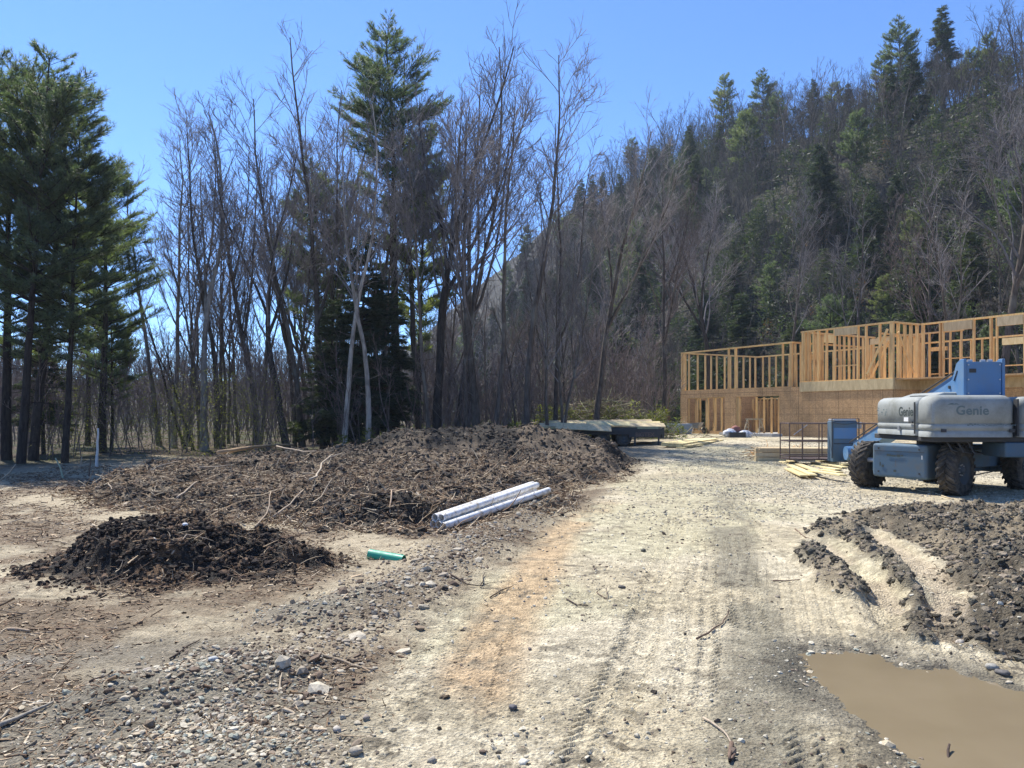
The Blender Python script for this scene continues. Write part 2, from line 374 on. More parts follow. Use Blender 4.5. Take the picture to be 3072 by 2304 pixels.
def height(x, y, full=True):
    r = np.hypot(x, y)
    z = .48 * sst(20, 44, y + .35 * x) * sst(-8, 4, x - (y - 24) * .1)
    z = z + .10 * sst(12, 20, y) * sst(0, 6, x) * 0
    z = z + hill_z(x, y)
    rough = sst(-.2, .6, -road_in(x, y)) * sst(60, 40, y)
    z = z + .10 * (fbm(x, y, .35, 3, 11) - .5) * rough * 1.2
    z = z + .3 * (fbm(x, y, .06, 3, 12) - .5) * sst(22, 45, r) * sst(34, 22, x)* sst(4, -6, x - .35 * (y-24))
    if full:
        z = z + .035 * rough * (fbm(x, y, 3.1, 4, 13) - .5) + .02 * (fbm(x, y, 1.1, 3, 14) - .5)
        z = z + .012 * (fbm(x, y, 9, 3, 15) - .5) + (.010 * (ridg(x, y, 16, 3, 16) - .5) + .007 * (vn(x * 41, y * 41, 17) - .5)) * sst(16, 8, r) * (sdf(x, y, PUDDLE) > -.2)
    # mound A
    wn = .8 * (fbm(x, y, 1.5, 4, 21, .6) - .5)
    dA = -sdf(x, y, MOUND_A) + wn
    kA = sst(-.05, .6, dA); cA = np.exp(-(((x + 3.95) / 1.15) ** 2 + ((y - 8.75) / 1.0) ** 2))
    lump = ridg(x, y, 2.2, 3, 22) - .35
    z = z + kA * (.04 + .32 * cA) + kA * lump * .24 + kA * .15 * (ridg(x, y, 5.5, 3, 23) - .5)
    # mound B
    dB = -sdf(x, y, MOUND_B) + 1.5 * (fbm(x, y, .6, 5, 24, .6) - .5)
    kB = sst(0, 1.0, dB)
    rd = dline(x, y, [(-2.9, 24.2), (-1.5, 24.0), (.2, 24.5)])
    dark = dline(x, y, [(-1.6, 11.9), (-.6, 12.2)])
    hB = .13 + .20 * sst(13, 20, y) + .66 * np.exp(-(rd / 1.9) ** 2) + .14 * np.exp(-(dark / .9) ** 2)
    z = z + kB * hB * (.75 + .5 * fbm(x, y, .5, 2, 25)) + kB * .34 * (ridg(x, y, .8, 4, 26) - .5) + kB * .30 * np.exp(-(dline(x, y, [(-.6, 24.4), (2.6, 24.8)]) / 1.3) ** 2) + kB * .17 * (ridg(x, y, 3.4, 3, 27) - .5)
    # clod field and strips on the right
    dC = -sdf(x, y, CLODS) + .9 * (fbm(x, y, 1.1, 3, 28) - .5)
    kC = sst(0, .5, dC)
    z = z + kC * (.07 + .22 * (ridg(x, y, 1.7, 4, 29) - .35) + .15 * (ridg(x, y, 5.5, 3, 30) - .5))
    kS = np.zeros(x.shape)
    for a, b_, wd, hh in STRIPS:
        k = sst(wd * 1.25, wd * .4, dline(x, y, [a, b_]) + .16 * (fbm(x, y, 4, 2, 31) - .5)); kS = np.maximum(kS, k)
        z = z + k * hh * (.55 + .9 * ridg(x, y, 5, 2, 32))
    for rt in (RUT1, RUT2):
        d = dline(x, y, rt); z = z - .05 * np.exp(-(d / .17) ** 4) + .03 * np.exp(-((d - .26) / .09) ** 2)
        if full: z = z + .016 * np.exp(-(d / .17) ** 4) * np.sin(y * 52 + np.abs(x * 30)) * sst(16, 9, r)
    # puddle
    dP = sdf(x, y, PUDDLE) + .10 * (fbm(x, y, 2.6, 3, 33) - .5)
    z = z - .075 * sst(.32, -.36, dP)
    # gravel ridge
    z = z + .12 * np.exp(-(dline(x, y, [(-2.3, 4.55), (-1.5, 5.05)]) / .28) ** 2) + .09 * np.exp(-(dline(x, y, [(-1.8, 6.35), (-1.3, 6.9)]) / .25) ** 2)
    bank = dline(x, y, [(-1.1, 6.6), (-.7, 8.5), (.0, 11), (1.0, 15)]); kK = np.exp(-(bank / .45) ** 2) * sst(.5, -.1, road_in(x, y))
    z = z + .09 * kK
    # tyre tracks
    if full:
        for tr, ph in ((TRKL, 0.), (TRKR, 1.)):
            for off, sg in ((0, 1), (-.40, -1), (.28, 1), (-.85, 1)):
                xo = np.interp(y, [p[1] for p in tr], [p[0] for p in tr]); u = x - xo - off - .05 * np.sin(y * .7 + ph)
                band = sst(.19, .14, np.abs(u)) * sst(24, 12, r)
                on = sst(.34, .48, fbm(x, y, .6, 2, 40 + int(ph) + int(off * 10))) * (1 if ph else .5) * sst(.1, .3, dP)
                z = z - .012 * band * on
                q = np.sin((y + sg * np.abs(u) * .9) * 2 * np.pi / .085)
                z = z + .017 * band * on * sst(-.2, .5, q) * sst(.0, .06, np.abs(np.abs(u) - .06))
        tw = ridg(x, y, 2.3, 2, 43)
        z = z + .018 * sst(.3, .7, fbm(x, y, .8, 3, 44)) * (tw - .5) * sst(1.3, 3, y)
        # fine crossing tread grooves right of the road
        q = np.sin((x * 1.0 - y * .33) * 2 * np.pi / .11); z = z - .006 * sst(.4, .9, q) * sst(.5, .62, fbm(x, y, .45, 2, 45)) * sst(0, .5, road_in(x, y)) * sst(14, 8, r)
    # bed under the pipes
    p = PIPE1 - PIPE0; L = np.hypot(*p); p = p / L
    t = (x - PIPE0[0]) * p[0] + (y - PIPE0[1]) * p[1]; u = (x - PIPE0[0]) * -p[1] + (y - PIPE0[1]) * p[0]
    k = sst(.62, .38, np.abs(u - .08)) * sst(-.35, -.05, t) * sst(L + .5, L + .1, t)
    z = z * (1 - k) + k * (-.015 + .25 * np.clip(t / L, 0, 1))
    # level pads: building, trailer, lift
    for cx, cy, rr, zz in ((15.5, 43, 9.5, .44), (1.9, 33.5, 3.0, .26), (9.6, 17.1, 2.6, 0.), (9.6, 24, 2.4, .1)):
        k = sst(rr * 1.35, rr, np.hypot(x - cx, y - cy)); z = z * (1 - k) + k * (zz + (.015 * (fbm(x, y, 5, 3, 50) - .5) if full else 0))
    return z, (dA, dB, dC, kS, dP, kK)
def hz(x, y): return float(height(np.array([float(x)]), np.array([float(y)]))[0][0])

def patch(x, y, sc, s, lo=.45, hi=.6): return sst(lo, hi, fbm(x, y, sc, 4, s))
def L3(a, b, k): return a * (1 - k[:, None]) + np.array(b)[None, :] * k[:, None]
def ground_col(x, y, z, aux):
    dA, dB, dC, kS, dP, kK = aux; n = len(x); rd = road_in(x, y); r = np.hypot(x, y)
    c = np.tile(np.array((.46, .40, .29)), (n, 1)); ro = np.full(n, .95)
    onroad = sst(-.1, .45, rd + .35 * (fbm(x, y, 1.5, 3, 60) - .5))
    c = L3(c, (.56, .495, .355), onroad)
    c = L3(c, (.65, .59, .45), onroad * patch(x, y, .55, 61) * .8)
    c = L3(c, (.44, .395, .285), onroad * patch(x, y, .45, 62, .5, .62) * .75)
    c = L3(c, (.53, .50, .34), onroad * sst(5.2, 3.5, rd) * patch(x, y, .35, 63, .47, .6) * .6)      # yellow-green silt
    dl = dline(x, y, TRKL); dr = dline(x, y, TRKR)
    c = L3(c, (.54, .39, .235), sst(.42, .12, dl + .2 * (fbm(x, y, 1.2, 3, 64) - .5)) * patch(x, y, .6, 65, .34, .5) * .8 * sst(17, 11, y))   # orange clay
    c = L3(c, (.27, .25, .19), sst(.42, .15, dr + .25 * (fbm(x, y, 2, 3, 66) - .5)) * patch(x, y, .4, 67, .38, .5) * .85 * sst(20, 12, r))
    # speckle of litter
    c = c * (.62 + .76 * fbm(x, y, 14, 4, 68, .65))[:, None]
    c = L3(c, (.14, .12, .09), sst(.60, .70, fbm(x, y, 9, 4, 85, .6)) * .75 * sst(.35, .6, fbm(x, y, .9, 3, 86)))
    c = L3(c, (.26, .23, .17), sst(.56, .66, fbm(x, y, 5, 4, 87, .6)) * .5)
    off = 1 - onroad
    near = sst(26, 20, r)
    c = L3(c, (.16, .118, .08), off * patch(x, y, .75, 69, .42, .54) * .85 * near)
    c = L3(c, (.25, .195, .135), off * patch(x, y, 2.6, 70, .5, .62) * .6 * near)
    wet = np.exp(-(dline(x, y, [(-3.4, 5.1), (-2.5, 5.4), (-2.1, 5.5)]) / .33) ** 2) * (x < -1.2)
    c = L3(c, (.24, .215, .17), wet * .9); ro = ro - .45 * wet * patch(x, y, 2, 71)
    sandy = np.maximum(np.exp(-(dline(x, y, [(-2.2, 9.9), (-1.4, 9.4), (-.9, 8.5), (-1.3, 7.4)]) / .5) ** 2), np.exp(-(dline(x, y, [(-9.5, 15.5), (-7.5, 13.6), (-5.4, 11.6)]) / .7) ** 2))
    c = L3(c, (.50, .43, .31), sandy * .85 * off)
    c = L3(c, (.20, .165, .12), kK * .7)
    grv = np.zeros(n)
    for g in GRAV: grv = np.maximum(grv, sst(.3, -.1, sdf(x, y, g)))
    c = L3(c, (.27, .25, .20), grv * .8)
    # mounds
    kA = sst(-.08, .12, dA); br = patch(x, y, 1.3, 72, .44, .56) * sst(-5.0, -3.7, x)
    mA = L3(np.tile(np.array((.036, .031, .026)), (n, 1)), (.17, .105, .06), br * .9) * (.6 + .8 * fbm(x, y, 9, 3, 73))[:, None]
    c = c * (1 - kA[:, None]) + mA * kA[:, None]
    kB = sst(-.1, .25, dB); brn = np.clip(patch(x, y, .5, 74, .36, .48) * sst(23.2, 21, y) + patch(x, y, .6, 75, .52, .6) * .7, 0, 1)
    brn = brn * (1 - .9 * np.exp(-(dline(x, y, [(-2.6, 11.6), (-.9, 11.6)]) / .8) ** 2)) * (1 - .8 * np.exp(-(dline(x, y, [(-7, 14.6), (-5.4, 13.6)]) / .6) ** 2))
    mB = L3(L3(np.tile(np.array((.04, .035, .03)), (n, 1)), (.26, .21, .15), patch(x, y, 1.6, 111, .58, .68) * sst(23, 19, y)), (.19, .15, .11), brn) * (.55 + .9 * fbm(x, y, 6, 4, 76))[:, None]
    c = c * (1 - kB[:, None]) + mB * kB[:, None]
    kC = np.maximum(sst(-.05, .15, dC), kS * .9)
    mC = L3(np.tile(np.array((.125, .108, .08)), (n, 1)), (.25, .21, .15), patch(x, y, 1.2, 77, .45, .58)) * (.6 + .8 * fbm(x, y, 8, 3, 78))[:, None]
    c = c * (1 - kC[:, None]) + mC * kC[:, None]
    for rt in (RUT1, RUT2): c = L3(c, (.48, .41, .31), sst(.2, .1, dline(x, y, rt)) * .8 * patch(x, y, 1.2, 79, .35, .45))
    damp = sst(.45, .02, dP + .15 * (fbm(x, y, 3, 2, 80) - .5))
    c = c * (1 - .62 * damp)[:, None]; ro = ro - .25 * damp
    # woodland floor and hill
    hs = hill_s(x, y)
    wood = np.maximum(sst(22.5, 25, y + .45 * x + 2 * (fbm(x, y, .3, 2, 81) - .5)) * sst(5, 1, x - .18 * (y - 24)), sst(-9, -3, hs))
    wood = np.maximum(wood, sst(2, -3, x + 14) * sst(15, 19, y))
    wc = L3(np.tile(np.array((.10, .075, .05)), (n, 1)), (.075, .075, .035), patch(x, y, .3, 82))
    wc = L3(wc, (.042, .038, .032), sst(0, 8, hs)) * (.65 + .7 * fbm(x, y, .8, 4, 83))[:, None]
    slip = np.exp(-((hs - 33) / 7) ** 2) * np.exp(-((x + y - 121) / 9) ** 2) * patch(x, y, .08, 84, .38, .5)
    wc = L3(wc, (.12, .11, .10), slip)
    wood = wood * (1 - kB)
    c = c * (1 - wood[:, None]) + wc * wood[:, None]
    return np.clip(c, .012, .8), ro

def terrain():
    # azimuths fine in front, coarse behind; radial steps that grow with distance
    a = np.concatenate([np.linspace(-180, -50, 90, endpoint=False), np.linspace(-50, -38, 100, endpoint=False), np.linspace(-38, 38, 1050, endpoint=False), np.linspace(38, 50, 100, endpoint=False), np.linspace(50, 180, 90)])
    a = np.radians(a); r = [.02, .6, 1.2, 1.7, 2.1, 2.4, 2.6]
    while r[-1] < 880:
        q = r[-1]
        r.append(q + (min(max(q * q / 2300, .009), .16) if q < 31 else min(.16 * (q / 31) ** 2.2, 9)))
    r = np.array(r); R, A = np.meshgrid(r, a, indexing='ij')
    x = (R * np.sin(A)).ravel(); y = (R * np.cos(A)).ravel()
    z, aux = height(x, y); c, ro = ground_col(x, y, z, aux)
    nr, na = R.shape; print('terrain', nr, na, nr * na)
    i = (np.arange(nr - 1)[:, None] * na + np.arange(na - 1)[None, :]).ravel()
    Fc = np.stack([i, i + 1, i + 1 + na, i + na], 1)
    cx = x[Fc].mean(1); cy = y[Fc].mean(1); dA = aux[0][Fc].mean(1); dB = aux[1][Fc].mean(1); dC = aux[2][Fc].mean(1); kS = aux[3][Fc].mean(1)
    rid = np.zeros(len(Fc), int)
    rin = road_in(cx, cy); rid[(rin > 0) & (cy > 0) & (cy < 46) & (cx < 20 + 0 * cy) & (hill_s(cx, cy) < -8) & (np.hypot(cx, cy) < 60)] = 1
    rid[dC > .0] = 4; rid[kS > .35] = 4; rid[dB > 0] = 3; rid[dA > 0] = 2; rid[hill_s(cx, cy) > 0] = 5
    out = {}
    for k, nm in ((0, 'ground'), (1, 'dirt_road'), (2, 'soil_mound'), (3, 'soil_mound'), (4, 'clod_heap'), (5, 'hillside')):
        f = Fc[rid == k]; u, inv = np.unique(f, return_inverse=True)
        me = np_mesh(nm, np.stack([x[u], y[u], z[u]], 1), inv.reshape(f.shape), True, c[u], ro[u])
        out[k] = link(nm, me, M_GROUND)
    return out
T = terrain()
for k in (0, 1, 5): tag(T[k], kind='structure')
tag(T[2], 'small black clumpy soil mound in the left foreground', 'mound')
tag(T[3], 'long brown and black mound of soil and roots behind the white pipes', 'mound')
tag(T[4], 'grey-brown field of broken clods right of the road above the puddle', 'soil heap')
pv = [(x, y, -.033) for x, y in [(1.5, 2.2), (4.6, 2.0), (4.6, 4.2), (3.4, 5.6), (1.6, 5.9), (1.4, 4.4)]]
me = bpy.data.meshes.new('puddle'); me.from_pydata(pv, [], [tuple(range(6))]); tag(link('puddle', me, M_WATER), 'brown muddy puddle filling the right foreground', 'puddle', kind='structure')

# ---- scattered stones, clods, sticks as merged meshes
import bmesh
def ico(sub):
    bm = bmesh.new(); bmesh.ops.create_icosphere(bm, subdivisions=sub, radius=1)
    V = np.array([v.co[:] for v in bm.verts]); Fc = np.array([[v.index for v in f.verts] for f in bm.faces]); bm.free(); return V, Fc
ICO1, ICO2 = ico(1), ico(2)
def lumps(name, P, size, cols, parent, mt, base=ICO1, flat=.6, jag=.35, sink=.3, smooth=False):
    n = len(P)
    if n == 0: return None
    V0, F0 = base; m = len(V0)
    a = rng.uniform(0, 2 * np.pi, n); sc = np.stack([size * rng.uniform(.7, 1.3, n), size * rng.uniform(.6, 1.1, n), size * flat * rng.uniform(.6, 1.3, n)], 1)
    V = V0[None] * (1 + jag * rng.uniform(-1, 1, (n, m, 1))) * sc[:, None, :]
    tl = rng.normal(0, .35, n); cz, szz = np.cos(tl), np.sin(tl)
    V = np.stack([V[..., 0] * cz[:, None] - V[..., 2] * szz[:, None], V[..., 1], V[..., 0] * szz[:, None] + V[..., 2] * cz[:, None]], 2)
    ca, sa = np.cos(a), np.sin(a)
    V = np.stack([V[..., 0] * ca[:, None] - V[..., 1] * sa[:, None], V[..., 0] * sa[:, None] + V[..., 1] * ca[:, None], V[..., 2]], 2)
    V = V + P[:, None, :] + np.array((0, 0, 1.))[None, None] * (size * flat * (1 - sink * 2))[:, None, None] * .5
    Fc = (F0[None] + (np.arange(n) * m)[:, None, None]).reshape(-1, 3)
    me = np_mesh(name, V.reshape(-1, 3), Fc, smooth, np.repeat(cols, m, 0))
    return link(name, me, mt, parent)
def scatter(n, x0, x1, y0, y1, dens):
    x = rng.uniform(x0, x1, n); y = y0 * (y1 / y0) ** rng.uniform(0, 1, n) if y0 > 0 else rng.uniform(y0, y1, n)
    keep = rng.uniform(0, 1, n) < dens(x, y); x, y = x[keep], y[keep]
    z, aux = height(x, y); return np.stack([x, y, z], 1), aux
def hue(n, cs, j=.2):
    cs = np.array(cs); return cs[rng.integers(0, len(cs), n)] * rng.uniform(1 - j, 1 + j, (n, 1))
def inrect(x, y): return (np.abs(x) < .74 * y + 1.2)
STC = [(.52, .47, .36), (.40, .35, .26), (.33, .27, .19), (.46, .39, .27), (.30, .31, .25), (.22, .17, .12)]
def dgrav(x, y):
    g = np.zeros(len(x))
    for p in GRAV: g = np.maximum(g, sst(.45, -.2, sdf(x, y, p)))
    return g
P, _ = scatter(30000, -3.2, -.6, 2.8, 7.3, lambda x, y: dgrav(x, y) * (.10 + .7 * patch(x, y, 1.6, 101, .42, .6)))
tag(lumps('gravel', P, np.minimum(rng.lognormal(math.log(.0105), .45, len(P)), .026), hue(len(P), STC), None, M_STONE, flat=.6), 'pale crushed stones scattered in the left foreground', 'gravel', kind='stuff')
def dbank(x, y):
    d = dline(x, y, [(-1.6, 4.6), (-1.2, 6.4), (-.75, 8.5), (-.2, 11), (1.0, 15)]); return np.exp(-(d / .55) ** 2) * sst(.25, -.25, road_in(x, y))
P, _ = scatter(42000, -3, 1.5, 4, 16, lambda x, y: dbank(x, y) * .8)
tag(lumps('gravel', P, rng.lognormal(math.log(.0095), .5, len(P)) * (1 + .03 * P[:, 1]), hue(len(P), [(.33, .28, .21), (.20, .15, .10), (.42, .37, .28), (.14, .10, .07)]), None, M_STONE), 'brown gravel and chips along the left road edge', 'gravel', kind='stuff')
def droad(x, y):
    d = sst(-.2, .4, road_in(x, y)) * (sdf(x, y, PUDDLE) > .02) * inrect(x, y); return d * (.10 + .6 * patch(x, y, .9, 102, .47, .6))
P, _ = scatter(34000, -1, 9, 2.9, 30, droad)
tag(lumps('pebbles', P, np.minimum(rng.lognormal(math.log(.0055), .5, len(P)), .02) * (1 + .05 * P[:, 1]), hue(len(P), [(.42, .38, .29), (.5, .46, .36), (.15, .11, .08), (.28, .23, .17)]), None, M_STONE), 'loose pebbles strewn over the dirt road', 'pebbles', kind='stuff')
P, _ = scatter(60000, 1, 17, 11, 34, lambda x, y: sst(-.2, 2.5, road_in(x, y)) * inrect(x, y) * sst(10.5, 15, y + 1.5 * (fbm(x, y, .5, 2, 108) - .5)) * (.2 + .8 * patch(x, y, .6, 103, .42, .55)))
tag(lumps('gravel', P, rng.lognormal(math.log(.0125), .4, len(P)), hue(len(P), [(.40, .365, .285), (.46, .42, .33), (.24, .21, .16)]), None, M_STONE), 'grey gravel apron around the blue lift', 'gravel', kind='stuff')
def dpud(x, y):
    d = sdf(x, y, PUDDLE); return np.exp(-((d - .03) / .09) ** 2)
P, _ = scatter(5000, 1.4, 4.4, 2.6, 5.9, lambda x, y: dpud(x, y) * (.5 + .5 * (x < 2.6)) * patch(x, y, 1.5, 104, .38, .52) * .8)
tag(lumps('pebbles', P, rng.lognormal(math.log(.014), .45, len(P)), hue(len(P), STC), None, M_STONE, flat=.45), 'wet stones rimming the muddy puddle', 'pebbles', kind='stuff')
# clods on the mounds
def clods(parent, n, box, k, cols, s0, thr=.1):
    P, aux = scatter(n, *box, lambda x, y: inrect(x, y) * 1.)
    d = np.maximum(aux[k], (aux[3] - .4)) if k == 2 else aux[k]
    P = P[d > thr * rng.uniform(-.8, 1, len(P))]
    P = P[(patch(P[:, 0], P[:, 1], 1.1, 106, .3, .6) > rng.uniform(-.5, 1, len(P)) * .9) & (dline(P[:, 0], P[:, 1], [tuple(PIPE0), tuple(PIPE1)]) > .42)]
    big = np.minimum(rng.lognormal(math.log(s0), .45, len(P)), s0 * 3)
    o = lumps('soil_clods', P, big, hue(len(P), cols, .35), parent, M_CLOD, base=ICO2, flat=.7, jag=.34, sink=.3)
    tag(o, kind='stuff')
clods(T[2], 19000, (-6.0, -1.2, 6.8, 10.6), 0, [(.04, .031, .025), (.05, .038, .03), (.03, .025, .022), (.15, .10, .065)], .017, .32)
clods(T[3], 42000, (-10, 4.5, 10.3, 28), 1, [(.06, .052, .043), (.042, .038, .033), (.17, .13, .095), (.11, .088, .066)], .027, .6)
clods(T[4], 42000, (2.6, 12, 3.6, 13.8), 2, [(.16, .135, .10), (.085, .075, .058), (.25, .205, .15), (.11, .10, .075)], .018)
P, _ = scatter(5200, -6, 6, 3, 16, lambda x, y: .16 * inrect(x, y) * (sdf(x, y, PUDDLE) > .1) * (.15 + patch(x, y, .8, 105, .5, .6)))
tag(lumps('soil_clods', P, rng.lognormal(math.log(.010), .5, len(P)), hue(len(P), [(.10, .075, .05), (.06, .05, .04)], .35), None, M_CLOD, base=ICO2, jag=.35), 'dark clumps of soil dropped around the clearing', 'soil', kind='stuff')

def sticks(name, P, L, rad, cols, parent, mt, up=.25, nseg=3, bend=.25):
    n = len(P); 
    if n == 0: return None
    az = rng.uniform(0, 2 * np.pi, n); el = rng.normal(0, up, n)
    d = np.stack([np.cos(az) * np.cos(el), np.sin(az) * np.cos(el), np.sin(el)], 1)
    rings = []; p = P - d * L[:, None] * .5; p[:, 2] = np.maximum(p[:, 2], P[:, 2] - rad)
    for k in range(nseg + 1):
        u = np.cross(d, (0, 0, 1.)); u /= np.linalg.norm(u, axis=1)[:, None] + 1e-9; v = np.cross(u, d)
        rr = rad * (1 - .55 * k / nseg)
        for t in (0, 2.094, 4.189): rings.append(p + (u * math.cos(t) + v * math.sin(t)) * rr[:, None])
        p = p + d * (L / nseg)[:, None]; d = d + rng.normal(0, bend, (n, 3)) * (1, 1, .5); d /= np.linalg.norm(d, axis=1)[:, None]
    V = np.stack(rings, 1); m = V.shape[1]; F0 = []
    for k in range(nseg):
        for t in range(3): F0.append((k * 3 + t, k * 3 + (t + 1) % 3, k * 3 + 3 + (t + 1) % 3, k * 3 + 3 + t))
    Fc = (np.array(F0)[None] + (np.arange(n) * m)[:, None, None]).reshape(-1, 4)
    return link(name, np_mesh(name, V.reshape(-1, 3), Fc, True, np.repeat(cols, m, 0)), mt, parent)
SC = [(.26, .18, .11), (.17, .11, .07), (.38, .29, .19), (.12, .08, .055), (.50, .41, .29)]
P, aux = scatter(34000, -10, 4, 10.5, 27, lambda x, y: inrect(x, y) * (.2 + .8 * sst(23, 19, y))); P = P[aux[1] > -.7 * rng.uniform(0, 1, len(P))]; P[:, 2] += .02
tag(sticks('root_debris', P, rng.lognormal(math.log(.16), .5, len(P)), rng.lognormal(math.log(.008), .35, len(P)), hue(len(P), SC), T[3], M_STICK, .35), kind='stuff')
P, aux = scatter(4200, -5.8, -1.4, 6.9, 10.4, lambda x, y: .2 + .8 * sst(-4.6, -3.4, x)); P = P[aux[0] > -.4 * rng.uniform(0, 1, len(P))]; P[:, 2] += .01
tag(sticks('root_debris', P, rng.lognormal(math.log(.10), .5, len(P)), rng.lognormal(math.log(.004), .35, len(P)), hue(len(P), SC), T[2], M_STICK, .35), kind='stuff')
P, aux = scatter(110000, -14, 1.5, 3.4, 24, lambda x, y: inrect(x, y) * sst(.5, -.3, road_in(x, y)) * (.08 + .92 * patch(x, y, .75, 69, .45, .56)))
P = P[(aux[1] < 0) & (aux[0] < 0)]
tag(sticks('forest_litter', P, rng.lognormal(math.log(.038), .6, len(P)) * (1 + .06 * P[:, 1]), rng.lognormal(math.log(.0031), .45, len(P)) * (1 + .1 * P[:, 1]), hue(len(P), SC), None, M_STICK, .18), 'brown twigs, bark and wood chips littering the left side', 'litter', kind='stuff')
P, aux = scatter(9000, 2, 13, 3.6, 14, lambda x, y: inrect(x, y)); P = P[aux[2] > -.1]
tag(sticks('root_debris', P, rng.lognormal(math.log(.07), .5, len(P)), rng.lognormal(math.log(.003), .35, len(P)), hue(len(P), SC), T[4], M_STICK, .35), kind='stuff')

# ------------------------------------------------------------------ trees
def tubes(polys):                              # [(pts (k,3), radii (k), sides)] -> verts, quads, face counts per poly
    V = []; Fq = []; b = 0
    for pts, rad, n in polys:
        k = len(pts); d = np.gradient(pts, axis=0); d /= np.linalg.norm(d, axis=1)[:, None] + 1e-9
        ref = np.array((.31, .95, .05)) if abs(d[0][1]) < .9 else np.array((1., 0, 0))
        u = np.cross(d, ref); u /= np.linalg.norm(u, axis=1)[:, None] + 1e-9; v = np.cross(d, u)
        t = np.arange(n) * 2 * np.pi / n
        ring = pts[:, None] + (u[:, None] * np.cos(t)[None, :, None] + v[:, None] * np.sin(t)[None, :, None]) * rad[:, None, None]
        V.append(ring.reshape(-1, 3)); i = np.arange(k - 1)[:, None] * n; j = np.arange(n)[None]
        Fq.append(np.stack([b + i + j, b + i + (j + 1) % n, b + i + n + (j + 1) % n, b + i + n + j], 2).reshape(-1, 4)); b += k * n
    return np.concatenate(V), np.concatenate(Fq)
class TR:
    def __init__(s, seed): s.r = random.Random(seed); s.trunk = []; s.tw = []; s.tips = []
    def path(s, p, d, L, r0, r1, n, wob, up=0.):
        pts = [p]; rad = [r0]; d = Vector(d).normalized(); p = Vector(p); P = [p.copy()]
        for k in range(n):
            d = (d + Vector((s.r.gauss(0, wob), s.r.gauss(0, wob), s.r.gauss(0, wob * .6) + up))).normalized()
            p = p + d * (L / n); P.append(p.copy()); rad.append(r0 + (r1 - r0) * ((k + 1) / n) ** .8)
        return P, rad
    def side(s, d, ang):
        d = Vector(d).normalized(); a = s.r.uniform(0, 2 * math.pi); u = d.orthogonal().normalized(); v = d.cross(u)
        return (d * math.cos(ang) + (u * math.cos(a) + v * math.sin(a)) * math.sin(ang)).normalized()
def at_path(P, R, t):
    k = min(int(t * (len(P) - 1)), len(P) - 2); f = t * (len(P) - 1) - k
    return P[k].lerp(P[k + 1], f), (P[k + 1] - P[k]).normalized(), R[k] * (1 - f) + R[k + 1] * f
def bare(seed, H, r0, start=.35, nb=15, spread=.6, reach=.36, dens=1., fork=0, lean=(0, 0), twr=.0066, upr=.06):
    T_ = TR(seed); r = T_.r
    def br(P, R, lvl, L):
        n = {1: 7, 2: 5, 3: 3}.get(lvl, 0); n = max(2, int(n * dens * r.uniform(.8, 1.2)))
        for k in range(n):
            t = r.uniform(.22, 1) if lvl > 1 else r.uniform(.25, .98)
            p, d, rr = at_path(P, R, t); l = L * r.uniform(.38, .62) * (1.1 - .5 * t)
            q = T_.side(d, r.uniform(.4, .85)); q = (q + Vector((0, 0, .22))).normalized()
            if lvl == 3:
                pp, ra = T_.path(p, q, max(l * 1.25, .4), twr, twr * .5, 2, .18, .03); T_.tw.append((pp, ra, 3)); T_.tips.append(pp[-1])
            else:
                pp, ra = T_.path(p, q, l, max(rr * .55, twr * 1.3), twr, 5 if lvl == 1 else 3, .19, upr * .6)
                T_.tw.append((pp, ra, 4 if lvl == 1 else 3)); br(pp, ra, lvl + 1, l)
    stems = []
    r0 *= .8
    P, R = T_.path((0, 0, -.4), (lean[0], lean[1], 1), H + .4, r0, .018, 14, .05, .05); R[0] = r0 * 1.25; stems.append((P, R))
    for k in range(fork):
        p, d, rr = at_path(P, R, r.uniform(.3, .55)); q = T_.side(d, r.uniform(.25, .5))
        L = (H - p.z) * r.uniform(.8, 1.0); pp, ra = T_.path(p, q, L, rr * .75, .015, 9, .06, .10); stems.append((pp, ra))
    for si, (P, R) in enumerate(stems):
        T_.trunk.append((P, R, 9)); L0 = H if si == 0 else (H - P[0].z) * 1.1
        n = int(nb * (1 if si == 0 else .7))
        for k in range(n):
            t = (start if si == 0 else .2) + (1 - (start if si == 0 else .2)) * ((k + r.random()) / n) * .98
            p, d, rr = at_path(P, R, t); l = L0 * reach * (1.15 - .85 * t) * r.uniform(.65, 1.15)
            q = (T_.side(d, spread * r.uniform(.75, 1.3)) + Vector((0, 0, .25))).normalized()
            pp, ra = T_.path(p, q, l, rr * .5, twr * 1.5, 6, .10, upr); T_.tw.append((pp, ra, 5)); br(pp, ra, 1 if l > 2.2 else 2, l)
        pp = P; br(P[-4:], R[-4:], 2, L0 * .16)
    for k in range(3):                          # dead stubs low down
        p, d, rr = at_path(stems[0][0], stems[0][1], r.uniform(.1, start)); pp, ra = T_.path(p, T_.side(d, 1.3), r.uniform(.4, 1.3), .014, .005, 3, .15); T_.tw.append((pp, ra, 3))
    def c(L): return tubes([(np.array([v[:] for v in P]), np.array(R), n) for P, R, n in L])
    return c(T_.trunk), c(T_.tw), np.array([v[:] for v in T_.tips])
def leaves(P, D, L, W, seed=0):                 # thin pointed blades: base P, direction D
    g = np.random.default_rng(seed); n = len(P); u = np.cross(D, g.normal(0, 1, (n, 3))); u /= np.linalg.norm(u, axis=1)[:, None] + 1e-9
    V = np.stack([P - u * W[:, None] * .5, P + u * W[:, None] * .5, P + D * L[:, None] + u * W[:, None] * .18, P + D * L[:, None] - u * W[:, None] * .18], 1)
    return V.reshape(-1, 3), np.arange(4 * n).reshape(-1, 4)
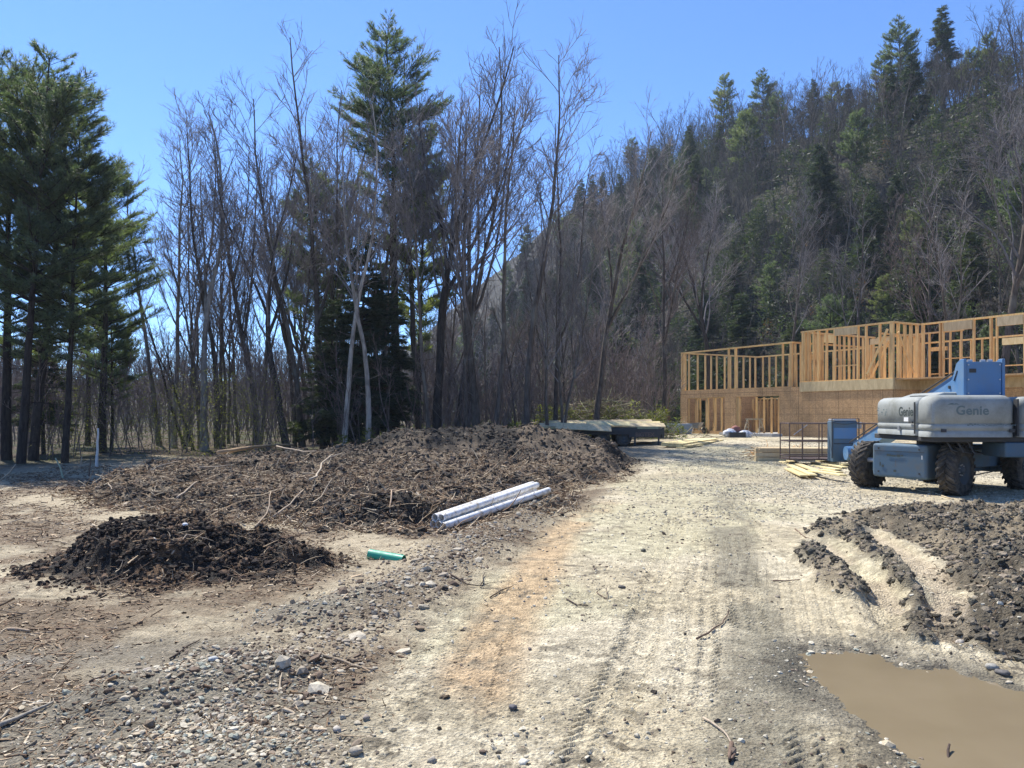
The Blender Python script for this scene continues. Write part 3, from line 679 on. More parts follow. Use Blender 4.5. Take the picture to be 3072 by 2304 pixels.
def conifer(seed, H, r0, start, width, kind='pine', dens=1., nl=.14, wl=.012, gap=.0):
    T_ = TR(seed); r = T_.r; g = np.random.default_rng(seed)
    P, R = T_.path((0, 0, -.4), (r.uniform(-.03, .03), r.uniform(-.03, .03), 1), H + .4, r0, .02, 14, .02, .05)
    T_.trunk.append((P, R, 9)); tips = []; dirs = []
    z = start
    while z < H - .15:
        t = (z + .4) / (H + .4); f = (z - start) / (H - start)
        if kind == 'pine': prof = (math.sin(min(1, f * 1.5 + .25) * math.pi / 2) if f < .6 else 1.0 - (f - .6) * 1.75) * r.uniform(.7, 1.15)
        else: prof = (1 - f) ** .8 * r.uniform(.8, 1.1) + .05
        nbr = r.randint(4, 6)
        for k in range(nbr):
            if r.random() < gap: continue
            p, d, rr = at_path(P, R, min(t, .99)); a = r.uniform(0, 2 * math.pi); l = max(.3, width * prof * r.uniform(.7, 1.15))
            el = (.25 + .5 * f) if kind == 'pine' else (-.1 + .5 * f)
            q = Vector((math.cos(a) * math.cos(el), math.sin(a) * math.cos(el), math.sin(el)))
            pp, ra = T_.path(p, q, l, min(rr * .45, .012 + l * .012), .006, 5, .07, .03 if kind == 'pine' else -.03); T_.tw.append((pp, ra, 4))
            m = int(l * (7 if kind == 'pine' else 10) * dens) + 2
            for j in range(m):
                tt = r.uniform(.28 if kind == 'pine' else .12, 1); c_, dd, _ = at_path(pp, ra, tt)
                sl = l * .34 * (1.15 - tt) * r.uniform(.5, 1.2) + .12
                side = dd.cross(Vector((0, 0, 1))).normalized() * r.choice((-1, 1)); qd = (dd * .8 + side * r.uniform(.3, 1) + Vector((0, 0, r.uniform(-.1, .28) if kind == 'pine' else r.uniform(-.25, .05)))).normalized()
                T_.tw.append(([c_, c_ + qd * sl], [.006, .003], 3))
                ns = max(1, int(sl / (.13 if kind == 'pine' else .09)))
                for s_ in range(ns):
                    tips.append((c_ + qd * sl * ((s_ + 1) / ns))[:]); dirs.append(qd[:])
        z += r.uniform(.28, .5) * (1.0 if kind == 'pine' else .8)
    for k in range(10):                         # dead lower limbs
        p, d, rr = at_path(P, R, r.uniform(.06, max(.08, start / H))); pp, ra = T_.path(p, T_.side(d, 1.45), r.uniform(.5, 1.8), .016, .005, 4, .12); T_.tw.append((pp, ra, 3))
    tips = np.array(tips); dirs = np.array(dirs); q = 12 if kind == 'pine' else 9
    PP = np.repeat(tips, q, 0); DD = np.repeat(dirs, q, 0) * .75 + g.normal(0, .62 if kind == 'pine' else .5, (len(PP), 3))
    if kind == 'pine': DD[:, 2] += .15
    else: DD[:, 2] *= .5; PP = PP + g.normal(0, .05, PP.shape)
    DD /= np.linalg.norm(DD, axis=1)[:, None]; n = len(PP)
    V, Fq = leaves(PP, DD, nl * g.uniform(.7, 1.3, n), wl * g.uniform(.7, 1.4, n), seed)
    tint = np.repeat(np.repeat(g.uniform(0, 1, len(tips)), q) * .7 + g.uniform(0, .3, n), 4)
    def c(L): return tubes([(np.array([v[:] for v in P]), np.array(R), n) for P, R, n in L])
    return c(T_.trunk), c(T_.tw), (V, Fq, tint)

def bare_proto(mt=None, mtw=None, **k):
    a, b_, tips = bare(**k); t = np_mesh('trunk', *a, True); c = np_mesh('crown', *b_, True)
    t.materials.append(mt or M_BARK); c.materials.append(mtw or M_TWIG)
    return dict(trunk=t, crown=c, tips=tips, H=float(b_[0][:, 2].max()) * .955)
def con_proto(mt=None, mleaf=None, **k):
    a, b_, (V, Fq, ti) = conifer(**k); t = np_mesh('trunk', *a, True)
    Vc = np.concatenate([b_[0], V]); Fc = np.concatenate([b_[1], Fq + len(b_[0])]); c = np_mesh('crown', Vc, Fc, False, tint=np.concatenate([np.zeros(len(b_[0])), ti]))
    c.materials.append(M_BARKD); c.materials.append(mleaf or M_PINE)
    mi = np.zeros(len(Fc), np.int32); mi[len(b_[1]):] = 1; c.polygons.foreach_set('material_index', mi)
    t.materials.append(mt or M_BARKD); return dict(trunk=t, crown=c, H=k['H'])
NT = [0]
def plant(pr, name, x, y, h, label, cat='tree', group=None, lean=(0, 0), rz=None, wide=1., mats=None, z=None):
    o = empty(name, (x, y, hz(x, y) if z is None else z)); sc = h / pr['H']; o.scale = (sc * wide, sc * wide, sc)
    rz = random.Random(NT[0]).uniform(0, 6.28) if rz is None else rz; NT[0] += 1
    o.rotation_mode = 'QUATERNION'
    o.rotation_quaternion = (Vector((lean[0], lean[1], 1)).to_track_quat('Z', 'Y') @ Matrix.Rotation(rz, 4, 'Z').to_quaternion())
    for nm in ('trunk', 'crown'):
        c = bpy.data.objects.new(nm, pr[nm]); COL.objects.link(c); c.parent = o
        if mats and mats.get(nm): c.material_slots[0].link = 'OBJECT'; c.material_slots[0].material = mats[nm]
    tag(o, label, cat, group); return o
import time; _t = time.time()
BH = [bare_proto(seed=11, H=15, r0=.19, start=.42, nb=17, spread=.7, reach=.34, dens=.9),
      bare_proto(seed=12, H=15, r0=.24, start=.34, nb=15, spread=.6, reach=.36, dens=1.0, fork=2),
      bare_proto(seed=13, H=15, r0=.17, start=.5, nb=16, spread=.6, reach=.26, dens=.9, fork=1),
      bare_proto(seed=14, H=15, r0=.21, start=.3, nb=18, spread=.7, reach=.34, dens=.85, fork=2, mtw=M_TWIGR)]
BL = [bare_proto(seed=21 + k, H=12, r0=.15, start=.3, nb=10, spread=.7, reach=.36, dens=.8, fork=k % 2, twr=.009, mtw=(M_TWIG, M_TWIGR)[k % 2]) for k in range(5)]
SAP = [bare_proto(seed=31 + k, H=5, r0=.035, start=.15, nb=9, spread=.6, reach=.36, dens=.55, twr=.005, mtw=(M_TWIG, M_TWIGR)[k % 2]) for k in range(3)]
PN = [con_proto(seed=41, H=14, r0=.2, start=3.6, width=3.0, dens=1.7, gap=.08, wl=.014, nl=.17), con_proto(seed=42, H=14, r0=.17, start=4.4, width=2.7, dens=1.7, gap=.14, wl=.014, nl=.17)]
PT = con_proto(seed=43, H=19, r0=.24, start=8.6, width=2.7, dens=1.7, gap=.1, nl=.17, wl=.016)
CL = [con_proto(seed=51, H=12, r0=.17, start=1.4, width=2.5, kind='hem', dens=.7, nl=.22, wl=.036, mleaf=M_HEM),
      con_proto(seed=52, H=12, r0=.17, start=2.5, width=2.2, kind='hem', dens=.7, nl=.22, wl=.036, mleaf=M_HEM),
      con_proto(seed=53, H=12, r0=.16, start=3.5, width=2.5, kind='pine', dens=.55, nl=.26, wl=.034)]

def shades(x, y, h):                            # crown would stand between the sun and the trailer or road end
    return any(abs(x + .6 * t - 5) < 3.6 and abs(y - .8 * t - 32.5) < 3 and t * 1.43 < h for t in range(4, 15))
def vx(v): return v * 3072 / 2212.
def vplant(pr, name, vxb, vyb, d, vytop, label, vxt=None, **k):   # placed from where its foot and top stand
    p = PX(vx(vxb), 0, d); z0 = hz(p.x, d); top = PX(vx(vxt if vxt is not None else vxb), vx(vytop), d)
    h = top.z - z0; return plant(pr, name, p.x, d, h, label, lean=((top.x - p.x) / h, 0), z=z0, **k)
# left pine grove
vplant(PN[0], 'pine_tree', 15, 990, 27, 150, 'tall green pine with dark trunk cut by the left photo edge')
vplant(PN[1], 'pine_tree', 45, 985, 25, 120, 'tall green pine, second from the left edge, with leaning trunk', vxt=95)
vplant(PN[0], 'pine_tree', 72, 975, 27, 185, 'green pine with the crown leaning right in the left grove', vxt=150, rz=2.)
vplant(PN[1], 'pine_tree', 140, 970, 26, 300, 'green pine with bare lower trunk, right side of the left grove', vxt=165)
vplant(PN[0], 'pine_tree', 222, 960, 32, 355, 'shorter pine at the right end of the left grove', vxt=225, wide=1.1)
vplant(PN[1], 'pine_tree', -60, 970, 26, 60, 'pine standing just outside the left photo edge')
vplant(PN[1], 'pine_tree', 190, 960, 40, 430, 'distant pine behind the left grove', vxt=185)
vplant(CL[1], 'young_pine', 95, 970, 31, 640, 'low bushy evergreen growing under the left pine grove')
vplant(CL[2], 'young_pine', 240, 960, 34, 640, 'small yellowish evergreen between the pine grove and the leaning birch')
# central bare trees: proto, foot x, depth, top y, top x, label
for i, (k, xb, d, yt, xt, lab, mt) in enumerate([
    (2, 440, 34, 222, 322, 'slender birch leaning left against open sky, left of the woods', M_BIRCH),
    (0, 400, 36, 560, 300, 'thin dark tree leaning left beside the birch', M_BARKD),
    (2, 418, 35, 600, 345, 'second thin leaning tree beside the birch', M_BARKD),
    (0, 375, 37, 262, 345, 'slim grey tree at the far left of the bare woods', M_BIRCH),
    (2, 405, 39, 270, 385, 'slim grey tree close right of the leaning birch crown', None),
    (0, 345, 40, 330, 318, 'short thin tree in the sky gap beside the pine grove', None),
    (0, 470, 37, 240, 425, 'thin bare tree right of the leaning birch', None),
    (3, 560, 38, 255, 470, 'bare tree sweeping left above the brush thicket', None),
    (1, 622, 33, 230, 500, 'large dark bare tree leaning left with sweeping limbs', M_BARKD),
    (0, 655, 35, 175, 610, 'bare tree with many upright limbs left of the pine', None),
    (2, 700, 36, 120, 640, 'bare tree reaching high left of the central pine', None),
    (2, 742, 33, 210, 712, 'pale barked bare tree left of the central pine', M_BIRCH),
    (1, 770, 42, 95, 735, 'bare tree with crown merging into the central pine', None),
    (0, 797, 31, 250, 785, 'white barked slender trunk directly left of the central pine', M_BIRCH),
    (0, 905, 44, 60, 930, 'bare tree behind the black trunk, tall and straight', None),
    (1, 945, 35, 22, 925, 'black trunked tree with forked bare crown, tallest on the right of the pine', M_BARKD),
    (2, 985, 39, 120, 1000, 'grey trunk in the clump right of the black trunk', None),
    (3, 1003, 40, 150, 1045, 'leaning grey stem in the clump of trunks', None),
    (1, 1030, 34.5, 105, 1085, 'thick grey trunk at the right of the clump', None),
    (0, 1065, 33, 190, 1110, 'bare tree between the clump and the tall straight tree', None),
    (0, 1135, 31.5, 62, 1140, 'tall straight bare tree standing alone, tapering crown', None),
    (2, 1200, 36, 290, 1195, 'thin bare tree left of the lumber trailer', None),
    (1, 1287, 36.5, 258, 1280, 'bare tree with spreading forked crown behind the lumber trailer', None),
    (3, 1435, 47, 360, 1440, 'bare tree left of the framed house', None),
    (1, 1540, 62, 340, 1530, 'dark forked tree behind the framed house roofline', M_BARKD),
    (0, 1700, 58, 420, 1690, 'bare tree behind the left half of the framed house', None),
    (2, 1850, 52, 430, 1830, 'thin bare tree behind the middle of the framed house', None),
    (3, 2010, 52, 400, 1985, 'bare tree behind the upper frame corner', None),
    (2, 2065, 50, 380, 2010, 'bare tree leaning left behind the upper frame', None),
    (1, 2155, 47, 40, 2130, 'very tall forked tree behind the right end of the house', None)]):
    vplant(BH[k], 'bare_tree', xb, 950, d, yt, lab, vxt=xt, rz=i * 1.7, mats={'trunk': mt} if mt else None, wide=1.35 if i == 0 else 1.02)
vplant(PT, 'pine_tree', 850, 940, 41, 48, 'tall shaggy pine in the centre of the woods', wide=1.15)
vplant(CL[0], 'hemlock_tree', 765, 950, 35, 500, 'dark hemlock left of the central pine trunk', wide=1.15)
vplant(CL[1], 'hemlock_tree', 830, 945, 37, 560, 'dark hemlock behind the central pine trunk', wide=1.1)
vplant(CL[0], 'hemlock_tree', 710, 955, 35, 640, 'low dark hemlock at the left foot of the woods', wide=1.1)
vplant(CL[2], 'pine_tree', 690, 955, 42, 380, 'thin pine showing between bare trees left of the centre', wide=.9)
vplant(CL[2], 'pine_tree', 905, 950, 45, 300, 'faint pine behind the black trunk', wide=.8)
R_ = random.Random(5)
for i in range(26):                             # thin stems filling the front row
    v = R_.uniform(430, 1250); plant_h = R_.uniform(.62, .95); d = R_.uniform(34, 46); yt = 400 + (1 - plant_h) * 500 - 230 * math.exp(-((v - 900) / 260) ** 2)
    if shades((vx(v) - 1536) / F * d, d, 15): d = 32.5 + R_.random()
    vplant(BH[R_.randrange(4)], 'bare_tree', v, 950, d, yt, 'slim grey bare tree filling in between the larger front row trunks', vxt=v + R_.gauss(-18, 32), group='slim front row trees', wide=R_.uniform(.75, 1.0), mats={'crown': M_TWIG}); gb = 'background bare trees in the valley woods'
nb_ = 0
for i in range(1200):                           # valley woods behind
    d = 36 * (3.2 ** R_.random()); v = R_.uniform(150, 1420); x = (vx(v) - 1536) / F * d
    if hill_s(np.array([x]), np.array([d]))[0] > -2: continue
    if (v < 330 and d < 60) or (x > 1 and d < 45 and x > -3 + (d - 34)): continue
    if v < 560 and R_.random() < .45: continue
    if shades(x, d, 13): continue
    h = R_.uniform(7, 12.5) * (.62 if v < 420 else .8 if v < 560 else 1) * (1 if d > 42 else .8)
    plant(BL[R_.randrange(5)] if R_.random() < .8 else BH[R_.randrange(4)], 'bare_tree', x, d, h, 'thin bare tree in the crowded valley woods behind the front row', group=gb, lean=(R_.gauss(0, .06), 0), wide=R_.uniform(.8, 1.1))
    nb_ += 1
    if nb_ >= 77: break
# wooded hillside
nh = ne = 0; used = []
cand = []
for i in range(9000):
    s_ = R_.uniform(-3, 62); q = R_.random(); k = q * (len(FOOT) - 4) + 1; j = int(k); f_ = k - j
    (ax, ay), (bx, by) = FOOT[j], FOOT[j + 1]; ex, ey = bx - ax, by - ay; L = math.hypot(ex, ey)
    x = ax + ex * f_ + ey / L * s_; y = ay + ey * f_ - ex / L * s_
    if y < 20 or abs(x) / y > .76 or y > 215: continue
    if math.hypot(x - 19.5, y - 45.5) < 11: continue
    mn = 3.1 + y * .006 + (1.2 if 15 < s_ < 40 else 0)
    if any((x - a) ** 2 + (y - b) ** 2 < mn * mn for a, b in used): continue
    used.append((x, y)); cand.append((x, y, s_))
print('hill candidates', len(cand))
cand.sort(key=lambda c: c[1]); stuffp = []
def ridge_at(pxx):                              # where a line of sight meets the hill crest
    k = (pxx - 1536) / F; ys = np.linspace(60, 260, 400); zz = height(ys * k, ys)[0]; j = int(np.argmax((zz - CAMH) / ys)); return ys[j]
for vxb_, vt, k_, w_, lb in ((1563, 165, 2, 1.0, 'tall ragged pine on the skyline, left of the two standing above the hill'), (1648, 160, 2, 1.1, 'tall ragged pine on the skyline, right of the two standing above the hill'), (1762, 168, 0, 1., 'dark evergreen on the skyline right of the two tall pines'), (1830, 180, 1, 1., 'pointed evergreen on the skyline above the steep slope'), (1905, 120, 2, 1., 'pale green pine on the upper right skyline'), (1945, 50, 2, 1.1, 'high pine on the skyline near the top right'), (2040, 10, 1, 1., 'evergreen at the top right corner skyline')):
    d_ = ridge_at(vx(vxb_)); vplant(CL[k_], 'pine_tree', vxb_, 0, d_, vt, lb, wide=w_)
for x, y, s_ in cand:
    slip = abs(s_ - 33) < 6 and abs(x + y - 121) < 8
    if slip and R_.random() < .75: continue
    ev = R_.random() < (.5 if s_ < 20 else .22 if s_ < 44 else .26)
    if ev and ne < 260:
        ne += 1; kk = R_.choice((0, 1, 1, 2)) if s_ < 44 else R_.choice((1, 2, 2))
        zone = 'at the foot of the hill' if s_ < 20 else 'on the steep middle of the hill' if s_ < 44 else 'along the hilltop skyline'
        plant(CL[kk], 'hemlock_tree' if kk < 2 else 'pine_tree', x, y, R_.uniform(5.5, 12) * (.85 if s_ > 40 else 1), 'dark evergreen among many ' + zone, group='evergreens ' + zone, wide=R_.uniform(.95, 1.25))
    elif nh < 160:
        nh += 1; zone = 'at the foot of the hill' if s_ < 20 else 'on the steep middle of the hill' if s_ < 44 else 'along the hilltop skyline'
        plant(BL[R_.randrange(5)] if R_.random() < .75 else BH[R_.randrange(4)], 'bare_tree', x, y, R_.uniform(8, 13.5), 'bare grey tree among many ' + zone, group='bare trees ' + zone, lean=(R_.gauss(-.05, .07), R_.gauss(-.05, .05)), wide=R_.uniform(.95, 1.3), mats={'crown': M_TWIGD} if R_.random() < .7 else None)
    else: stuffp.append((x, y, R_.uniform(8.5, 13)))
print('hill trees', nh, ne, 'valley', nb_, 'rest', len(stuffp))

# undergrowth, brush and the far wood: merged meshes
LB = [bare(seed=61 + k, H=8, r0=.08, start=.22, nb=8, spread=.75, reach=.42, dens=.5, fork=k % 2, twr=.012) for k in range(4)]
def merged(name, spots, protos, mt, label, cat, seed=1):
    g = np.random.default_rng(seed); VV = []; FF = []; b = 0
    pr = []
    for a, c, _ in protos: pr.append((np.concatenate([a[0], c[0]]), np.concatenate([a[1], c[1] + len(a[0])])))
    P = np.array(spots); zz = height(P[:, 0], P[:, 1])[0]
    for (x, y, h), z in zip(spots, zz):
        V, Fq = pr[g.integers(len(pr))]; s_ = h / 8; t = g.uniform(0, 6.28); c, sn = math.cos(t), math.sin(t); lx, ly = g.normal(0, .17, 2); w_ = s_ * g.uniform(.8, 1.3)
        VV.append(np.stack([(V[:, 0] * c - V[:, 1] * sn) * w_ + x + V[:, 2] * s_ * lx, (V[:, 0] * sn + V[:, 1] * c) * w_ + y + V[:, 2] * s_ * ly, V[:, 2] * s_ + z], 1)); FF.append(Fq + b); b += len(V)
    print(name, len(spots), sum(len(f) for f in FF))
    return tag(link(name, np_mesh(name, np.concatenate(VV), np.concatenate(FF), True), mt), label, cat, kind='stuff')
LS = [bare(seed=71 + k, H=8, r0=.05, start=.12, nb=7, spread=.7, reach=.45, dens=.42, twr=.011) for k in range(3)]
sp = []
for x, y, s_ in cand[:]:
    pass
sp = []; R2 = random.Random(8)
while len(sp) < 2300:                            # brush on the hill
    x = R2.uniform(-12, 72); y = R2.uniform(30, 170); s_ = hill_s(np.array([x]), np.array([y]))[0]
    if not (-7 < s_ < 64) or abs(x) > .78 * y or R2.random() < .55 * (s_ < 18) or math.hypot(x - 19.5, y - 45.5) < 11: continue
    if abs(s_ - 33) < 6 and abs(x + y - 121) < 8 and R2.random() < .85: continue
    sp.append((x, y, R2.uniform(3.5, 8.5)))
if stuffp: merged('hillside_wood', stuffp, LB, M_TWIGD, 'bare trees massed on the far upper hillside', 'wood', 9)
merged('hillside_brush', sp, LS, M_TWIGD, 'tangle of bare brush and saplings covering the hillside', 'brush', 2)
sp = []
while len(sp) < 800:                            # thicket along the wood's edge and behind
    y = 27 * (2.9 ** R2.random()); v = R2.uniform(-60, 1440); x = (vx(v) - 1536) / F * y
    if hill_s(np.array([x]), np.array([y]))[0] > 0: continue
    if y < 28.5 + max(0, (v - 200)) * .006 and v > 200: continue
    if v > 1130 and y < 38: continue
    sp.append((x, y, R2.uniform(2.0, 5.2) * (1 if y < 45 else 1.35)))
merged('wood_edge_thicket', sp, LS, M_TWIGR, 'brown thicket of bare saplings filling the valley woods', 'thicket', 3)
sp = []
while len(sp) < 330:
    y = R2.uniform(75, 210); v = R2.uniform(-60, 1300); x = (vx(v) - 1536) / F * y
    if hill_s(np.array([x]), np.array([y]))[0] > 0: continue
    sp.append((x, y, R2.uniform(8, 12.5)))
merged('far_wood', sp, LB, M_TWIG, 'far line of bare trees across the valley', 'wood', 4)
# green seedlings, ferns and young evergreens merged into undergrowth
def tufts(name, n, box, keep, hmin, hmax, mt, label, cat, seed, leafn=60, L=.22, W=.05):
    g = np.random.default_rng(seed); x = g.uniform(box[0], box[1], n * 6); y = g.uniform(box[2], box[3], n * 6); k = keep(x, y); x, y = x[k][:n], y[k][:n]; z = height(x, y)[0]; h = g.uniform(hmin, hmax, len(x))
    m = len(x) * leafn; ii = np.repeat(np.arange(len(x)), leafn); t = g.uniform(0, 1, m) ** .8; rr = h[ii] * .38 * (1.1 - t) * np.sqrt(g.uniform(0, 1, m)) + .05; an = g.uniform(0, 6.28, m)
    P_ = np.stack([x[ii] + rr * np.cos(an), y[ii] + rr * np.sin(an), z[ii] + h[ii] * t], 1); D = np.stack([np.cos(an), np.sin(an), g.normal(.15, .4, m)], 1) + g.normal(0, .4, (m, 3)); D /= np.linalg.norm(D, axis=1)[:, None]
    sc = (.6 + .4 * h[ii] / hmax); V, Fq = leaves(P_, D, L * g.uniform(.6, 1.3, m) * sc, W * g.uniform(.7, 1.4, m) * sc, seed)
    return tag(link(name, np_mesh(name, V, Fq, False, tint=np.repeat(g.uniform(0, 1, len(x))[ii] * .6 + g.uniform(0, .4, m), 4)), mt), label, cat, kind='stuff')
vis = lambda x, y: (np.abs(x) < .75 * y)
tufts('hemlock_undergrowth', 1100, (-10, 70, 32, 150), lambda x, y: vis(x, y) & (hill_s(x, y) > -5) & (hill_s(x, y) < 58) & (np.hypot(x - 19.5, y - 45.5) > 11) & (fbm(x, y, .07, 3, 88) > .42), 2.5, 6.5, M_HEM, 'dark green evergreen undergrowth patched over the hillside', 'undergrowth', 5, 260, .42, .10)
tufts('dry_leaf_undergrowth', 90, (-12, 60, 34, 120), lambda x, y: vis(x, y) & (hill_s(x, y) > -8) & (hill_s(x, y) < 45) & (fbm(x, y, .12, 3, 89) > .55), 1.5, 5, M_DRY, 'rust coloured beech saplings holding dry leaves on the hillside', 'undergrowth', 6, 130, .12, .07)
tufts('green_undergrowth', 260, (-9, 8.5, 28, 60), lambda x, y: vis(x, y) & (hill_s(x, y) < 0) & (y > 30 + .3 * x) & ((x < -1) | (y > 36)) & (x > -.35 * y + 4) , .3, 1.1, M_BUD, 'low green ferns and mossy growth at the wood edge behind the trailer', 'undergrowth', 7, 70, .16, .05)
tufts('olive_thicket', 260, (-20, -4, 25, 36), lambda x, y: vis(x, y) & (y > 26.5) & (x > -.62 * y) & (x < -.3 * y), .8, 3.6, M_BUD, 'olive green thicket of young saplings right of the pine grove', 'undergrowth', 8, 60, .07, .022)

# ------------------------------------------------------------------ framed house
HA = math.atan2(-.869, .492)
house = empty('framed_house', (10.65, 48.5, 0), HA)
tag(house, 'unfinished two storey house of bare wooden studs over strand board walls', 'house')
rh = random.Random(3)
def hs_(px): k = (px - 1536) / F; return (k * 48.5 - 10.65) / (.492 + .869 * k)      # pixel column -> distance along the front wall
Z0, ZL, ZLP, ZR, ZRP = .40, 3.07, 5.50, 3.30, 5.98; SB, SC_, DEP = 8.6, 14.5, 6.68
def hb(name, x0, x1, y0, y1, z0, z1, m=None): return MB().box(x0, x1, y0, y1, z0, z1).build(name, m or M_STUD, house)
def stud(x, y, z0, z1, along='x', w=.04, d=.14):
    w *= rh.uniform(.95, 1.1); d *= rh.uniform(.97, 1.0)
    if along == 'x': return hb('stud', x - w / 2, x + w / 2, y, y + d, z0, z1)
    return hb('stud', x, x + d, y - w / 2, y + w / 2, z0, z1)
def plates(x0, x1, y0, y1, z0, z1):             # bottom plate and doubled top plate of one wall
    hb('bottom_plate', x0, x1, y0, y1, z0, z0 + .04); hb('top_plate', x0, x1, y0, y1, z1 - .08, z1)
# --- front wall sheathing, left section, with two openings
op = [(hs_(2063), hs_(2175), .62, 2.57), (hs_(2208), hs_(2339), .48, 2.62)]
SW = .012; T0 = -.02
def sheath(x0, x1, z0, z1): hb('wall_sheathing', x0, x1, T0 - SW, T0, z0, z1, M_OSB)
sheath(0, op[0][0], Z0 - .2, 2.62); sheath(op[0][0], op[0][1], Z0 - .2, op[0][2]); sheath(op[0][1], op[1][0], Z0 - .2, 2.62)
sheath(op[1][0], op[1][1], Z0 - .2, op[1][2]); sheath(op[1][1], SB + .6, Z0 - .2, 2.62); sheath(0, SB + .6, 2.623, ZL)
sheath(SB + .6, SC_, Z0 - .2, 2.80); hb('rim_board', SB + .6, SC_ + .03, T0 - .05, .02, 2.803, ZR, M_TAN)
hb('rim_board', SC_ - .01, SC_ + .03, .023, 2.05, 2.803, ZR, M_TAN); hb('rim_board', SC_ + .033, 20.2, 2.03, 2.09, 2.803, ZR, M_TAN)
hb('wall_sheathing', SC_ + .003, SC_ + .015, 0, 2.04, Z0 - .2, 2.80, M_OSB); hb('wall_sheathing', SC_ + .018, 20.2, 2.045, 2.057, Z0 - .2, 2.80, M_OSB)
hb('wall_sheathing', 0, .012, .01, 1.22, Z0 - .2, ZL, M_OSB); hb('wall_sheathing', 0, .012, 2.08, DEP, Z0 - .2, ZL, M_OSB); hb('wall_sheathing', 0, .012, 1.223, 2.077, 2.5, ZL, M_OSB); stud(.02, 1.2, Z0, 2.5, 'y'); stud(.02, 2.1, Z0, 2.5, 'y')
hb('wall_sheathing', .02, 20.2, DEP + .15, DEP + .162, Z0 - .2, 2.52, M_OSB)          # back wall seen through the openings
hb('foundation_slab', .03, 20, .03, DEP + .1, Z0 - .3, Z0 + .04, M_CONC)
hb('floor_deck', SB + .65, 20.15, .06, DEP + .1, ZR - .06, ZR - .005, M_OSB)
for x0, x1, z0, z1 in op:
    hb('header', x0 - .02, x1 + .02, .0, .14, z1, z1 + .05); hb('window_sill', x0, x1, .0, .14, z0 - .04, z0)
for px in (2064.5, 2085.5, 2090, 2118.5, 2144, 2163): stud(hs_(px), 0, Z0, 2.57)
for px in (2120.5,): stud(hs_(px), 0, Z0, 2.57, w=.12)
for px in (2210, 2214): stud(hs_(px), 0, Z0, 2.62, w=.07)
stud(hs_(2338), 0, Z0, 2.62)
for k in range(24): stud(.3 + k * .61, DEP, Z0, 2.6)
for k in range(5): stud(.9 + .02, .7 + k * 1.15, Z0, 2.6, 'y')
for k in range(6): stud(5.4, .8 + k * .61, Z0, 2.6, 'y')
hb('top_plate', .02, 9.2, DEP, DEP + .14, 2.6, 2.68)
# --- upper left: front, left side, back
plates(0, SB + .05, 0, .14, ZL, ZLP); plates(0, .14, .15, DEP, ZL, ZLP); plates(0, 18.6, DEP, DEP + .14, ZL, ZLP)
for px, w_ in ((2044, .08), (2049, .04), (2183.5, .05), (2204.5, .09), (2345.5, .04), (2371, .13)): stud(hs_(px), .003, ZL + .04, ZLP - .08, w=w_)
for t in (.32, .62, 1.35, 2.0, 2.5, 3.0, 3.7, 4.2, 4.8, 5.4, 6.0, 6.5): stud(.003, t, ZL + .04, ZLP - .08, 'y')
k = 0; xx = .5
while xx < 18.5:
    if not (12.2 < xx < 12.9 or 15.9 < xx < 17.0): stud(xx, DEP + .003, ZL + .04, ZLP - .08)
    xx += .55
hb('header', 15.8, 17.1, DEP - .01, DEP + .13, 5.05, 5.38, M_YEL); hb('window_sill', 15.8, 17.1, DEP - .01, DEP + .13, 4.0, 4.05)
hb('header', 12.1, 13.0, DEP - .01, DEP + .13, 5.0, 5.2); hb('window_sill', 12.1, 13.0, DEP - .01, DEP + .13, 3.75, 3.8)
for t in (.35, .8, 1.4): stud(SB - .1, t, ZL + .04, ZLP - .08, 'y')
hb('top_plate', SB - .1, SB + .04, .15, DEP, ZLP - .08, ZLP)
# --- upper right front
sR0 = SB + .62
plates(sR0, SC_, 0, .14, ZR, ZRP)
for px, w_ in ((2407, .13), (2413, .04), (2423, .05), (2438, .05), (2453, .08), (2477, .05), (2501, .06), (2571, .06), (2595, .06), (2636, .06), (2672, .16)):
    stud(min(hs_(px), SC_ - .07), .003, ZR + .04, ZRP - .08, w=w_)
hb('header', hs_(2503), hs_(2569), -.005, .13, ZRP - .42, ZRP - .083, M_TAN)
hb('window_sill', hs_(2503), hs_(2569), .0, .14, ZR + .72, ZR + .76)
MB().bar((hs_(2601), -.03, ZR + .25), (hs_(2663), -.03, ZRP - .35), .035, .12).build('brace', M_STUD, house)
MB().bar((SC_ + .04, .3, ZRP - .5), (SC_ + .04, 1.5, ZR + .3), .035, .12).build('brace', M_STUD, house)
# left end wall and inner walls of the right part
plates(sR0, sR0 + .14, .15, 6.0, ZR, ZRP)
for t in (.35, .62, 1.1, 1.5, 1.62, 2.6, 3.0, 3.4, 3.8, 4.2, 4.6, 5.0, 5.4, 5.9): stud(sR0 + .003, t, ZR + .04, ZRP - .08, 'y')
hb('header', sR0 - .01, sR0 + .13, 1.7, 2.55, ZRP - .5, ZRP - .083, M_YEL)
MB().bar((sR0 - .03, .4, ZRP - .5), (sR0 - .03, 1.7, ZR + .2), .12, .035).build('brace', M_STUD, house)
hb('top_plate', sR0 + .3, 14.3, 5.9, 6.04, ZRP - .12, ZRP - .04)
for k in range(9): stud(sR0 + .5 + k * .56, 5.903, ZR, ZRP - .12)
for k in range(5): stud(12.2, 2.6 + k * .62, ZR, ZRP - .3, 'y')
hb('top_plate', 12.2, 12.34, 2.3, 5.6, ZRP - .3, ZRP - .22); hb('header', 11.0, 12.1, 3.2, 3.34, ZRP - .7, ZRP - .4, M_TAN)
for x in (11.0, 12.1): stud(x, 3.2, ZR, ZRP - .7, w=.08)
MB().bar((11.2, 2.9, ZR + .1), (12.3, 2.9, ZRP - .6), .035, .12).build('brace', M_STUD, house)
